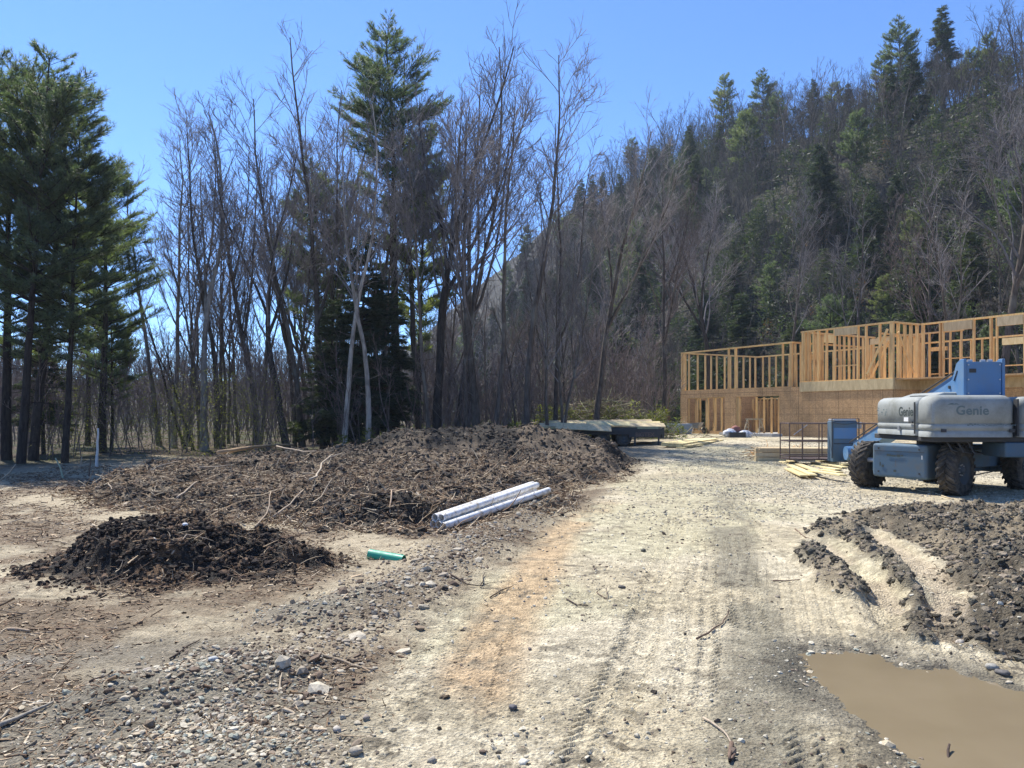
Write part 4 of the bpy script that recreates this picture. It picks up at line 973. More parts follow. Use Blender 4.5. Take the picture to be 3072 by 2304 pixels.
# return wall at the corner and the wall running on to the right
plates(SC_ - .13, SC_ + .01, .15, 2.05, ZR, ZRP)
for t in (.45, .95, 1.42, 1.9): stud(SC_ - .127, t, ZR + .04, ZRP - .08, 'y', w=.07)
plates(SC_ + .02, 20.2, 2.06, 2.2, ZR, ZRP)
for x, w_ in ((14.6, .1), (15.45, .06), (15.6, .04), (17.0, .06), (17.75, .08), (18.0, .04), (19.15, .07), (19.6, .05), (20.1, .05)): stud(x, 2.063, ZR + .04, ZRP - .08, w=w_)
hb('header', 15.65, 16.95, 2.05, 2.18, ZRP - .48, ZRP - .083, M_TAN); hb('header', 18.05, 19.1, 2.05, 2.18, ZRP - .48, ZRP - .083, M_TAN)
hb('window_sill', 15.65, 16.95, 2.07, 2.19, ZR + .9, ZR + .94)

def hp(x, y, z=0): return house.matrix_basis @ Vector((x, y, z)) if False else Vector((10.65 + x * .492 + y * .869, 48.5 - x * .869 + y * .492, z))
# concrete step, sawhorse, wheelbarrow, trash bags, foam board
def rotbox(name, label, cat, p, rz, sx, sy, sz, m, bevel=.01, group=None):
    o = MB().box(-sx / 2, sx / 2, -sy / 2, sy / 2, 0, sz).build(name, m, None, bevel=bevel); o.location = p; o.rotation_euler = (0, 0, rz); return tag(o, label, cat, group)
p = hp((op[1][0] + op[1][1]) / 2 + .4, -1.0); rotbox('concrete_step', 'long white concrete step in front of the wide ground floor opening', 'step', (p.x, p.y, .43), HA, 3.8, .8, .16, M_CONC)
sw = empty('sawhorse', hp(hs_(2290), -.72, .59), HA + .3); tag(sw, 'wooden sawhorse standing at the wide ground floor opening', 'sawhorse')
MB().box(-.5, .5, -.045, .045, .72, .8).build('beam', M_TAN, sw)
for sx in (-1, 1):
    for sy in (-1, 1): MB().bar((sx * .36, sy * .03, .76), (sx * .46, sy * .3, 0), .04, .085).build('leg', M_TAN, sw)
    MB().bar((sx * .42, -.17, .32), (sx * .42, .17, .32), .03, .07).build('crosspiece', M_TAN, sw)
wb = empty('wheelbarrow', hp(hs_(2103), -.5, .44), HA + .4); tag(wb, 'grey wheelbarrow standing in the doorway of the house', 'wheelbarrow')
MB().add([(-.45, -.3, .62), (.45, -.33, .68), (.45, .33, .68), (-.45, .3, .62), (-.3, -.18, .35), (.25, -.2, .33), (.25, .2, .33), (-.3, .18, .35)],
         [(4, 5, 6, 7), (0, 1, 5, 4), (1, 2, 6, 5), (2, 3, 7, 6), (3, 0, 4, 7)]).build('tray', M_GALV, wb)
for s_ in (-1, 1):
    MB().tube([(.62, s_ * .06, .2), (.1, s_ * .2, .32), (-.9, s_ * .3, .75)], .018, 6).build('handle', M_TAN, wb)
    MB().tube([(-.35, s_ * .22, .42), (-.42, s_ * .22, 0), (-.2, s_ * .22, 0), (-.1, s_ * .2, .34)], .013, 6).build('leg', M_DARKM, wb)
MB().lathe([(.0, -.04), (.16, -.04), (.2, 0), (.16, .04), (0, .04)], 16, Matrix.Translation((.62, 0, .2))).build('wheel', M_RUB, wb)
def blob(name, label, cat, p, s, m, seed, parent=None, jag=.22, group=None):
    g = np.random.default_rng(seed); V, Fc = ico(3); k = 1 + jag * (fbm(V[:, 0] * 2 + seed, V[:, 1] * 2 + V[:, 2] * 1.3, 1.6, 4, seed) - .5) * 2 + jag * .4 * (ridg(V[:, 0] * 3, V[:, 2] * 3 + V[:, 1], 1.5, 2, seed) - .5)
    V = V * k[:, None] * np.array(s); V[:, 2] = np.maximum(V[:, 2], -s[2] * .55) + s[2] * .55
    o = link(name, np_mesh(name, V, Fc, True), m, parent, p)
    if label: tag(o, label, cat, group)
    return o
bagd = 39.5
def bp(px, d, z=None): x = (px - 1536) / F * d; return Vector((x, d, hz(x, d) if z is None else z))
blob('plastic_bag', 'white plastic bag, left one of the two by the house front', 'bag', bp(2190, bagd), (.36, .3, .28), M_BAG, 3)
blob('plastic_bag', 'white plastic bag, right one of the two by the house front', 'bag', bp(2234, bagd - .1), (.38, .3, .24), M_BAG, 5)
blob('paper_sack', 'reddish brown sack lying between the two white plastic bags', 'sack', bp(2206, bagd + .1) + Vector((0, 0, .22)), (.26, .2, .24), M_PAPER, 8)
cr = empty('black_crate', bp(2211, bagd - .45), -.1); tag(cr, 'low black crate in front of the white plastic bags', 'crate')
MB().box(-.4, .4, -.2, .2, 0, .05).build('base', M_DARKM, cr)
for a, b_ in (((-.4, -.2), (.4, -.17)), ((-.4, .17), (.4, .2)), ((-.4, -.167), (-.37, .167)), ((.37, -.167), (.4, .167))): MB().box(a[0], b_[0], a[1], b_[1], .053, .27).build('side', M_DARKM, cr)
for k in range(5):
    o = MB().box(-1.15, 1.15, -.55, .55, 0, .115).build('foam_board', M_FOAM, None, bevel=.008); q = bp(2012, 46); o.location = (q.x + .03 * (k % 2), q.y, q.z + .02 + k * .118); o.rotation_euler = (0, 0, .05 + .02 * (k % 3 - 1))
    tag(o, ('lowest', 'second lowest', 'middle', 'second from top', 'topmost')[k] + ' grey foam board in the stack left of the house', 'board', 'stacked grey foam boards')

# ------------------------------------------------------------------ lumber
def plank(a, b_, z0, z1, w_, h_, m, label, group, cat='plank', up=(0, 0, 1)):
    a = Vector((a[0], a[1], z0)); b_ = Vector((b_[0], b_[1], z1)); c = (a + b_) / 2
    o = MB().bar(a - c, b_ - c, w_, h_, None, up).build('plank', m, None, bevel=.004, seg=1, loc=c); return tag(o, label, cat, group)
# stack of yellow boards near the trailer
A_ = bp(1992, 31.2); B_ = bp(2098, 35.2); dv = (B_ - A_).normalized(); nv = Vector((-dv.y, dv.x, 0)) * -1
for k in range(4):
    for j in range(3):
        if k == 3 and j == 2: continue
        o_ = nv * (.02 + k * .30) + Vector((0, 0, 0)); za = .36 + j * .05
        plank((A_ + o_)[:2], (B_ + o_ + dv * (.2 * ((k * 3 + j) % 3)))[:2], za - .04 * k * .3, za + .05, .28, .042, M_YEL, '%s yellow board, %s row from the left, in the low stack by the trailer' % (('bottom', 'middle', 'top')[j], ('first', 'second', 'third', 'fourth')[k]), 'yellow boards stacked on the ground')
for k, t in enumerate((.12, .8)):
    q = A_.lerp(B_, t); o = MB().bar(q - nv * .1 - q, q + nv * 1.15 - q, .09, .09).build('support_block', M_TAN, None, loc=(q.x, q.y, hz(q.x, q.y) + .05)); tag(o, ('near', 'far')[k] + ' wooden block holding up the low stack of yellow boards', 'block')
bent = plank(bp(2040, 30.6)[:2], bp(2100, 31.8)[:2], .30, .36, .36, .03, M_YEL, 'short loose yellow board lying at the near foot of the low stack', 'yellow boards stacked on the ground')
# fan of yellow planks left of the lift
fan = [((2322, 1388), (2412, 1430)), ((2334, 1380), (2440, 1428)), ((2345, 1374), (2450, 1415)), ((2432, 1412), (2530, 1428)), ((2428, 1404), (2520, 1420)), ((2432, 1396), (2515, 1411)), ((2440, 1388), (2536, 1404)), ((2455, 1382), (2538, 1396)), ((2470, 1376), (2540, 1386)), ((2478, 1371), (2545, 1378))]
for k, (a, b_) in enumerate(fan):
    z = .07 + .028 * (k % 4); ga, gb_ = G(*a, z), G(*b_, z); d_ = Vector((gb_[0] - ga[0], gb_[1] - ga[1])); 
    plank(ga, gb_, z, z + .02, .19, .04, M_YEL, 'yellow plank, %s from the left in the loose fan beside the lift' % ('first second third fourth fifth sixth seventh eighth ninth last'.split()[k]), 'yellow planks fanned out on the gravel')
# neat lumber stack and scrap in front of the basket
for r_ in range(3):
    for c_ in range(4):
        q = bp(2365, 25.4 + c_ * .3); plank((q.x - 1.1 + .1 * ((r_ * c_) % 3), q.y), (q.x + 1.7 + .08 * (r_ % 2), q.y - .35), .16 + r_ * .15, .16 + r_ * .15, .24, .13, M_TAN, 'pale timber, %s layer, %s from the front, in the stack by the basket' % (('bottom', 'middle', 'top')[r_], ('first', 'second', 'third', 'fourth')[c_]), 'pale timbers stacked by the lift basket', 'timber')
gs = np.random.default_rng(9); n = 90; q = np.array([bp(2325, 26.2)[:]] * n) + np.stack([gs.uniform(-.9, 1.4, n), gs.uniform(-.8, .8, n), gs.uniform(.05, .32, n)], 1)
tag(sticks('wood_scrap', q, gs.uniform(.25, .8, n), gs.uniform(.015, .03, n), hue(n, [(.55, .42, .25), (.62, .38, .18), (.4, .32, .22)]), None, M_STICK, .3, 1), 'heap of wood offcuts left of the pale timber stack', 'wood scrap', kind='stuff')

# ------------------------------------------------------------------ flatbed trailer with lumber
tr = empty('flatbed_trailer', (bp(1812, 33.8).x, 33.8, .27), -.02); tag(tr, 'black flatbed trailer loaded with long yellow boards at the edge of the woods', 'trailer')
MB().box(-2.5, 2.35, -1.0, 1.0, .66, .72).build('deck', M_DARKM, tr)
for s_ in (-1, 1): MB().box(-2.5, 2.35, s_ * 1.05 - .05, s_ * 1.05 + .05, .5, .74).build('side_rail', M_DARKM, tr)
MB().box(2.352, 2.45, -1.1, 1.1, .34, .80).build('tailgate', M_DARKM, tr)
MB().box(-.5, 1.3, -1.14, -1.105, .62, .8).build('fender', M_DARKM, tr)
for x in (-.15, .75):
    for s_ in (-1, 1):
        M = Matrix.Translation((x, s_ * .86, .33)); wl = MB().lathe([(.2, -.11), (.3, -.11), (.335, -.08), (.335, .08), (.3, .11), (.2, .11)], 24, M).build('wheel', M_RUB, tr, smooth=True)
        MB().lathe([(0, -.1), (.06, -.1), (.08, -.05), (.19, -.04), (.2, -.1)], 24, M).build('rim', M_RIM, wl)
MB().bar((-2.5, -.6, .58), (-3.9, 0, .5), .08, .1).bar((-2.5, .6, .58), (-3.9, 0, .5), .08, .1).build('tongue', M_DARKM, tr)
MB().tube([(-3.3, 0, .0), (-3.3, 0, .8)], .03, 8).build('jack', M_GALV, tr)
for x in (1.2, 2.2): MB().box(x - .04, x + .04, -1.13, -1.11, .0, .66).build('stake', M_DARKM, tr)
def text(name, body, size, m, parent, M, depth=.004, spacing=1.0, shear=0.):
    cu = bpy.data.curves.new(name, 'FONT'); cu.body = body; cu.size = size; cu.extrude = depth; cu.space_character = spacing; cu.shear = shear; cu.align_x = 'CENTER'; cu.align_y = 'CENTER'; cu.offset = size * .02
    t_ = bpy.data.objects.new(name, cu); COL.objects.link(t_); bpy.context.view_layer.update()
    me = bpy.data.meshes.new_from_object(t_.evaluated_get(bpy.context.evaluated_depsgraph_get())); bpy.data.objects.remove(t_)
    me.transform(M); me.materials.clear(); return link(name, me, m, parent)
MB().box(.95, 2.3, -1.125, -1.107, .38, .6).build('name_board', M_DARKM, tr)
text('lettering', 'BIGTEX', .24, M_STEEL, tr, Matrix.Translation((1.62, -1.13, .49)) @ Matrix.Rotation(math.radians(90), 4, 'X'))
bz = .27 + .74
for k in range(9):
    c_ = tr.location; r_ = k % 3; j = k // 3
    x0 = c_.x - 2.75 + .25 * j - .06 * r_; x1 = c_.x + (2.6, 2.5, 2.2)[j]
    plank((x0, c_.y - .75 + .52 * j), (x1, c_.y - .35 + .42 * j), bz + .03 + .062 * r_ + .05 * j, bz + .02 + .062 * r_ + .08 * j, .34, .045, M_YEL if (k % 2) else M_TAN, '%s long board, %s bundle from the front, on the trailer deck' % (('lower', 'middle', 'upper')[r_], ('first', 'second', 'third')[j]), 'long boards loaded on the trailer', 'board', (0, -.42, .9))
plank((tr.location.x - 2.2, 32.55), (tr.location.x + .15, 32.5), bz + .14, bz + .02, .5, .03, M_TAN, 'pale grey board sagging off the front edge of the trailer', None, 'board', (0, -.5, .87))
plank((tr.location.x - .85, 32.85), (tr.location.x + 1.0, 32.95), bz + .23, bz + .21, .4, .035, M_YEL, 'short yellow board on top at the middle of the trailer load', None, 'board', (0, -.42, .9))
q = bp(1684, 29.5); o = MB().tube([(0, 0, -.1), (.04, 0, .8), (.12, .02, 1.45)], [.016, .014, .01], 6).build('stake', M_STICK, None, loc=q); 
me = o.data; a = me.color_attributes.new('Col', 'FLOAT_COLOR', 'POINT'); a.data.foreach_set('color', np.tile((.42, .35, .28, 1), len(me.vertices)).astype(np.float32)); tag(o, 'thin pale stake stuck in the dark soil in front of the trailer', 'stake')

# ------------------------------------------------------------------ pipes
def pipe(name, a, b_, r, m, label, group=None, wall=.006):
    a, b_ = Vector(a), Vector(b_); d = b_ - a; L = d.length; q = d.to_track_quat('Y', 'Z').to_matrix().to_4x4()
    o = MB().lathe([(r, 0), (r, L), (r - wall, L), (r - wall, 0), (r, 0)], 28, q).build(name, m, None, smooth=True, loc=a)
    o.modifiers.new('edge', 'EDGE_SPLIT').split_angle = math.radians(50)
    return tag(o, label, 'pipe', group)
dp = Vector((PIPE1[0] - PIPE0[0], PIPE1[1] - PIPE0[1], .25)); L_ = dp.length; dp.normalize(); npv = Vector((dp.y, -dp.x, 0)).normalized()
pr_ = .055; base = Vector((PIPE0[0], PIPE0[1], .064))
for k, (u, lv, sh, ln, lb) in enumerate([(-.03, 0, .02, 2.88, 'lower left'), (.082, 0, .0, 2.9, 'lower middle'), (.205, 0, -.06, 3.05, 'lower right'), (.0, 1, .02, 2.95, 'upper left'), (.108, 1, .03, 2.9, 'upper right')]):
    a = base + npv * (u - .1) + dp * sh + Vector((0, 0, lv * .097)); b_ = a + dp * ln + npv * (.10 if k == 2 else .0)
    o = pipe('white_pipe', a, b_, pr_, M_PVC, 'white plastic pipe, %s in the bundle beside the road' % lb, 'bundle of white pipes')
    if k in (2, 4):
        hl = MB(); ax = (b_ - a).normalized(); sdv = ax.cross(Vector((0, 0, 1))).normalized(); upv = sdv.cross(ax)
        for j in range(26):
            c = ax * (.08 + j * .112) + (sdv * .25 + upv * .968) * (pr_ + .0008); hl.add([c + sdv * .006 - ax * .006, c - sdv * .006 - ax * .006, c - sdv * .006 + ax * .006, c + sdv * .006 + ax * .006], [(0, 1, 2, 3)])
        hl.build('drain_holes', M_DARKM, o)
ga = Vector((*G(1108, 1664), .05)); pipe('green_pipe', (-1.63, 8.80, .055), (-1.22, 8.66, .012), .062, M_GREENP, 'short green plastic pipe half buried beside the road')
# tin can shaped bucket on the near mound, paper cup lids
o = MB().lathe([(0, 0), (.075, 0), (.085, .19), (.09, .2)], 18, Matrix.Rotation(-1.1, 4, 'Z') @ Matrix.Rotation(.3, 4, 'X')).build('bucket', M_BAG, None, smooth=True, loc=(-4.95, 9.15, hz(-4.95, 9.15) + .09)); tag(o, 'small grey white bucket lying on its side left of the near mound', 'bucket')
o = blob('foam_cup_lid', 'round white scrap of foam on the near black mound', 'scrap', (-3.55, 8.35, hz(-3.55, 8.35)), (.032, .026, .022), M_WHITEP, 12, jag=.1)
o = blob('foam_scrap', 'pale grey crumpled scrap left of the round foam scrap on the black mound', 'scrap', (-3.8, 8.1, hz(-3.8, 8.1)), (.05, .035, .02), M_CONC, 14, jag=.4)

# ------------------------------------------------------------------ named sticks, branches, stones
def set_col(me, c): a = me.color_attributes.new('Col', 'FLOAT_COLOR', 'POINT'); a.data.foreach_set('color', np.tile((*c, 1), len(me.vertices)).astype(np.float32))
def twig(name, pts, r, c, label, cat='stick', forks=(), lift=.012, mt=None):   # photo pixels on the ground
    W = []
    for p in pts: x, y = G(p[0], p[1]); z = hz(x, y) + lift + (p[2] if len(p) > 2 else 0); W.append(Vector((x, y, z)))
    def dense(W):
        o_ = [W[0]]; rr = random.Random(len(label))
        for a, b_ in zip(W[:-1], W[1:]):
            L = (b_ - a).length
            for t in (.35, .7, 1): q = a.lerp(b_, t); o_.append(q + (Vector((rr.gauss(0, .02), rr.gauss(0, .02), rr.gauss(0, .008))) * L if t < 1 else Vector()))
        return o_
    m = MB(); D = dense(W); c0 = D[0]; n = len(D); m.tube([p - c0 for p in D], [r * (1 - .6 * k / n) for k in range(n)], 6)
    for k, (dx, dy, dz) in forks:
        a = W[k]; m.tube([a - c0, a - c0 + Vector((dx, dy, dz)) * .5 + Vector((0, 0, .01)), a - c0 + Vector((dx, dy, dz))], [r * .6, r * .45, r * .25], 5)
    o = m.build(name, mt or M_STICK, None, smooth=True, loc=c0); set_col(o.data, c); return tag(o, label, cat)
BR, PL, DKc = (.16, .11, .08), (.42, .34, .25), (.07, .05, .04)
twig('stick', [(1350, 1743), (1400, 1763), (1440, 1765), (1455, 1730, .02)], .008, DKc, 'forked dark twig on the left side of the road', forks=[(2, (.16, .02, .03))])
twig('stick', [(1470, 1795), (1500, 1775), (1540, 1759)], .007, DKc, 'short straight dark twig right of the forked twig')
twig('stick', [(1700, 1800), (1730, 1818), (1765, 1820)], .007, DKc, 'small bent twig in the middle of the road', forks=[(1, (.1, -.05, .01))])
twig('stick', [(1790, 1780), (1820, 1800), (1822, 1770, .03)], .005, BR, 'spindly branched twig at the road centre', forks=[(0, (.1, .12, .02)), (1, (.15, .03, .0))])
twig('stick', [(2090, 1922), (2135, 1895), (2168, 1875), (2185, 1850, .02)], .009, BR, 'curved brown stick right of the road centre', forks=[(3, (.02, .06, .02))])
twig('stick', [(2318, 1742), (2360, 1745), (2400, 1740)], .008, BR, 'short stick above the ruts at the road right edge')
twig('stick', [(2385, 1590), (2415, 1615), (2440, 1625)], .009, BR, 'thin stick leaning at the first clump of clods')
twig('stick', [(920, 1975), (1010, 1980), (1065, 1995), (1125, 2016)], .013, (.30, .24, .17), 'long grey brown stick at the lower left road edge')
twig('stick', [(510, 1980), (560, 1945), (600, 1925)], .007, DKc, 'thin twig above the pale gravel')
twig('stick', [(270, 2079), (340, 2055), (410, 2045)], .01, DKc, 'dark stick lying left of the pale gravel')
twig('stick', [(0, 2180), (70, 2150), (160, 2120)], .014, (.3, .27, .22), 'grey weathered stick at the lower left photo edge')
twig('stick', [(25, 1890), (60, 1893), (90, 1900)], .017, (.34, .26, .18), 'broken stub of wood near the left photo edge')
twig('stick', [(990, 1792), (1030, 1782), (1070, 1775)], .017, (.34, .27, .18), 'pale split stick below the green pipe')
twig('stick', [(2110, 2160), (2170, 2200), (2195, 2240)], .007, PL, 'frayed pale straw stalk at the bottom of the road')
twig('stick', [(2195, 2235), (2190, 2290), (2205, 2270)], .012, BR, 'bundle of broken stems at the bottom of the road')
twig('stick', [(2780, 2292), (2820, 2280), (2842, 2262, .01), (2848, 2230, .07)], .013, DKc, 'dark curved stick poking out of the puddle', lift=.0)
twig('branch', [(515, 1730, .02), (560, 1715, .05), (640, 1705, .03)], .009, PL, 'pale branch on the lower face of the near mound')
twig('branch', [(345, 1520), (370, 1515), (388, 1510)], .028, (.6, .52, .4), 'pale debarked log end left of the big mound')
twig('branch', [(415, 1450, .1), (480, 1448, .1), (540, 1440, .1)], .022, PL, 'long pale branch across the left top of the big mound')
twig('branch', [(310, 1470, .1), (325, 1490, .05), (345, 1500, .02)], .018, PL, 'curved pale branch at the left end of the big mound')
twig('branch', [(530, 1530, .2), (560, 1520, .2), (590, 1510, .2)], .022, PL, 'pale forked stick on the front slope of the big mound')
twig('branch', [(600, 1475, .2), (650, 1465, .2), (690, 1462, .2)], .02, PL, 'bent pale branch in the middle of the big mound')
twig('branch', [(765, 1580), (800, 1555, .1), (812, 1535, .2)], .016, (.36, .28, .2), 'dark crooked branch rising from the mound front')
twig('branch', [(820, 1560, .05), (870, 1545, .15), (910, 1525, .2)], .02, (.4, .32, .23), 'straight brown branch resting on the mound front')
twig('branch', [(930, 1510, .2), (950, 1490, .25), (985, 1470, .3), (1000, 1455, .3)], .026, (.46, .38, .28), 'thick pale forked branch in the centre of the big mound', forks=[(1, (-.2, -.3, .05)), (2, (.3, .3, .1))])
twig('branch', [(830, 1415, .35), (900, 1430, .3), (950, 1450, .3)], .022, (.4, .32, .24), 'long brown root across the upper left of the big mound')
twig('branch', [(1167, 1577, .0), (1175, 1565, .05), (1192, 1552, .1)], .016, (.5, .36, .24), 'small split stick left of the pipe ends')
twig('branch', [(1190, 1600), (1215, 1592), (1235, 1590)], .018, (.5, .33, .2), 'splintered orange wood scrap below the pipe ends')
twig('branch', [(5, 1440), (28, 1440, .15), (47, 1440, .36)], .024, PL, 'pale broken branch leaning up at the left photo edge')
o = twig('branch', [(195, 1435, -.2), (182, 1435, .25), (166, 1435, .52)], .03, (.36, .40, .28), 'broken mossy stub pointing up at the pine grove edge')
twig('branch', [(267, 1430, -.1), (271, 1430, .3), (272, 1430, .56)], .022, BR, 'upright dead stub beside the brush')
twig('branch', [(190, 1430), (215, 1430, .16), (240, 1430, .22)], .018, PL, 'tangled pale root at the foot of the pine grove', forks=[(1, (.4, .3, .3)), (1, (.5, -.1, .15)), (2, (-.1, .3, .35))])
twig('branch', [(2100, 1340), (2130, 1338), (2165, 1336)], .012, BR, 'thin dark stick on the road before the house')
# weathered log on the crest of the big mound
twig('log', [(655, 1395, .38), (760, 1378, .45), (880, 1368, .45)], .075, (.36, .25, .15), 'pale shredded log on the left crest of the big mound', 'log', forks=[(1, (-.7, -.3, -.05)), (2, (-.6, .2, -.05))])
twig('birch_trunk', [(291, 1404, -.1), (293, 1404, .55), (294, 1404, 1.2)], .05, (.62, .6, .56), 'white broken birch stump sunlit at the edge of the pine grove', 'stump', lift=0)
for k, (px, py, s_, c, lb) in enumerate([(1570, 2286, .034, (.66, .61, .5), 'rounded white stone at the bottom of the road'), (1297, 2285, .03, (.3, .27, .22), 'rough brown stone at the bottom left of the road'), (1540, 2128, .036, (.13, .12, .12), 'dark rock pair in the lower road'),
    (1500, 2205, .02, (.2, .17, .14), 'jagged small stone left of the white stone'), (1489, 1866, .025, (.2, .17, .14), 'dark stone in the orange wheel track'), (1590, 1950, .02, (.17, .14, .12), 'dark stone right of the orange wheel track'), (1306, 1779, .03, (.16, .12, .1), 'brown clod at the left road edge'),
    (1100, 2160, .03, (.3, .25, .2), 'brown stone right of the pale gravel'), (1070, 2262, .045, (.33, .29, .23), 'flat brown stone at the bottom left'), (1010, 2195, .035, (.42, .38, .32), 'pale flat stone at the edge of the gravel'), (1865, 1765, .04, (.1, .09, .08), 'dark lump on the road above the centre'), (1930, 1655, .05, (.1, .1, .08), 'dark weedy clump high on the road centre'),
    (2030, 2010, .03, (.2, .17, .14), 'brown stone in the tread marks'), (2975, 2005, .05, (.34, .32, .27), 'grey stone on the far puddle bank'), (3010, 2020, .05, (.13, .12, .11), 'dark stone right of the grey stone on the puddle bank'), (2880, 1935, .05, (.45, .4, .33), 'pale stone at the foot of the clods'), (640, 2030, .045, (.38, .39, .38), 'largest grey stone in the pale gravel'), (440, 2020, .04, (.3, .26, .22), 'brown stone above the pale gravel')]):
    s_ *= .85; x, y = G(px, py); V, Fc = ico(2); g = np.random.default_rng(k); V = V * (1 + 1.0 * (fbm(V[:, 0] * 2 + k * 3, V[:, 1] * 2 + V[:, 2], 1.2, 3, k) - .5)[:, None]) * np.array((s_ * g.uniform(.75, 1.1), s_ * .75, s_ * g.uniform(.4, .6)))
    o = link('stone', np_mesh('stone', V, Fc, True, np.tile(np.array(c), (len(V), 1))), M_STONE, None, (x, y, hz(x, y) + s_ * .3)); o.rotation_euler = (0, 0, g.uniform(0, 3)); tag(o, lb, 'stone')

# ------------------------------------------------------------------ boom lift
LC = Vector((9.64, 17.15, 0)); GA = -math.atan2(.05, 1)                 # upper frame: local +y runs along the boom
lift = empty('boom_lift', LC, GA); tag(lift, 'blue and grey self propelled boom lift with four big treaded tyres', 'boom lift')
CM = Matrix.Rotation(math.atan2(.5, .866) - GA, 4, 'Z')                 # chassis frame: local +x towards the right wheel pair
# wheels (local chassis coordinates)
def wheel(x, y, steer, side):
    M = CM @ Matrix.Translation((x, y, .52)) @ Matrix.Rotation(steer, 4, 'Z')
    if side > 0: M = M @ Matrix.Rotation(math.pi, 4, 'Z')
    w_ = MB().lathe([(.30, -.17), (.40, -.185), (.47, -.17), (.495, -.13), (.50, 0), (.495, .13), (.47, .17), (.40, .185), (.30, .17)], 48, M).build('tyre', M_RUB, lift, smooth=True)
    tr_ = MB()
    for k in range(22):
        for s_ in (-1, 1):
            a = 2 * math.pi * (k + (.5 if s_ > 0 else 0)) / 22
            R = M @ Matrix.Rotation(a, 4, 'Y')
            pts = [(-.035, s_ * .005, .49), (.035, s_ * .0, .49), (-.10, s_ * .185, .47), (-.175, s_ * .185, .47), (-.03, s_ * .01, .525), (.03, s_ * .0, .525), (-.105, s_ * .175, .515), (-.165, s_ * .175, .515), (-.10, s_ * .195, .41), (-.155, s_ * .195, .41)]
            tr_.add(pts, [(4, 5, 6, 7), (0, 4, 7, 3), (1, 2, 6, 5), (0, 1, 5, 4), (7, 6, 8, 9), (3, 7, 9), (6, 2, 8)], R)
    tr_.build('tread', M_RUB, w_)
    MB().lathe([(0, -.16), (.07, -.16), (.075, -.11), (.14, -.10), (.15, -.05), (.24, -.04), (.27, -.12), (.305, -.165), (.305, .1), (.2, .1), (0, .1)], 36, M).build('rim', M_RIM, w_, smooth=True)
    nb = MB()
    for k in range(9):
        a = 2 * math.pi * k / 9; nb.lathe([(0, -.125), (.014, -.125), (.014, -.09)], 6, M @ Matrix.Translation((.11 * math.cos(a), 0, .11 * math.sin(a))))
    nb.build('wheel_nuts', M_GALV, w_)
for x, y, st, sd_ in ((-1.25, -.98, .14, -1), (-1.25, .98, .05, 1), (1.25, -.98, .0, -1), (1.25, .98, 0, 1)): wheel(x, y, st, sd_)
# chassis
MB().box(-1.5, 1.5, -.42, .42, .38, .92).build('chassis', M_BLUED, lift, bevel=.03).data.transform(CM)
b_ = MB().box(-1.72, -1.10, -.66, .58, .30, 1.02).build('axle_housing', M_BLUED, lift, bevel=.06, seg=3); b_.data.transform(CM)
b_ = MB().box(-1.4, -1.05, -.80, .82, .40, .62).build('axle', M_BLUED, lift, bevel=.02); b_.data.transform(CM)
b_ = MB().box(1.05, 1.4, -.82, .82, .40, .66).build('axle', M_BLUED, lift, bevel=.02); b_.data.transform(CM)
b_ = MB().box(1.0, 1.62, -.60, .60, .36, .96).build('axle_housing', M_BLUED, lift, bevel=.05, seg=3); b_.data.transform(CM)
b_ = MB().box(-.95, .95, -.72, -.43, .5, .9).build('side_tank', M_BLUED, lift, bevel=.03); b_.data.transform(CM)
b_ = MB().box(-.62, -.56, -.95, -.7, .55, .98).build('steering_bracket', M_BLUED, lift, bevel=.01); b_.data.transform(CM)
b_ = MB().tube([(-1.55, .60, .64), (-1.55, .88, .64)], .05, 10).build('steering_cylinder', M_GALV, lift); b_.data.transform(CM)
b_ = MB().tube([(-1.3, -.7, .36), (-.6, -.74, .32), (.5, -.76, .40)], .014, 6).build('hydraulic_hose', M_DARKM, lift); b_.data.transform(CM)
tm = CM @ Matrix.Translation((-1.726, .02, .78)) @ Matrix.Rotation(-math.pi / 2, 4, 'Z') @ Matrix.Rotation(math.pi / 2, 4, 'X')
m = MB()
for k, (x, z, w_, h_) in enumerate([(-.16, .0, .09, .05), (-.05, -.01, .10, .035), (.06, -.005, .08, .05), (.14, .0, .05, .03), (-.30, -.24, .05, .05), (-.36, -.2, .025, .08), (-.02, -.33, .06, .05)]): m.box(x - w_ / 2, x + w_ / 2, z - h_ / 2, z + h_ / 2, 0, .004)
tag(m.build('worn_decal', M_DECAL, lift), kind='stuff').data.transform(tm)
MB().box(-.01, .01, -.06, .02, 0, .004).build('marker', M_WHITEP, lift).data.transform(tm @ Matrix.Translation((.58, 0, 0)))
# turntable
MB().lathe([(0, 0), (.55, 0), (.55, .16), (0, .16)], 32, Matrix.Translation((0, 0, .94)) @ Matrix.Rotation(math.pi / 2, 4, 'X') ).build('turntable_bearing', M_DARKM, lift)
MB().box(-1.22, 1.28, -2.0, .75, 1.10, 1.205).build('turntable_deck', M_DARKM, lift, bevel=.02)
MB().box(.15, 1.15, -2.05, -1.2, .80, 1.097).build('counterweight', M_BLUED, lift, bevel=.04)
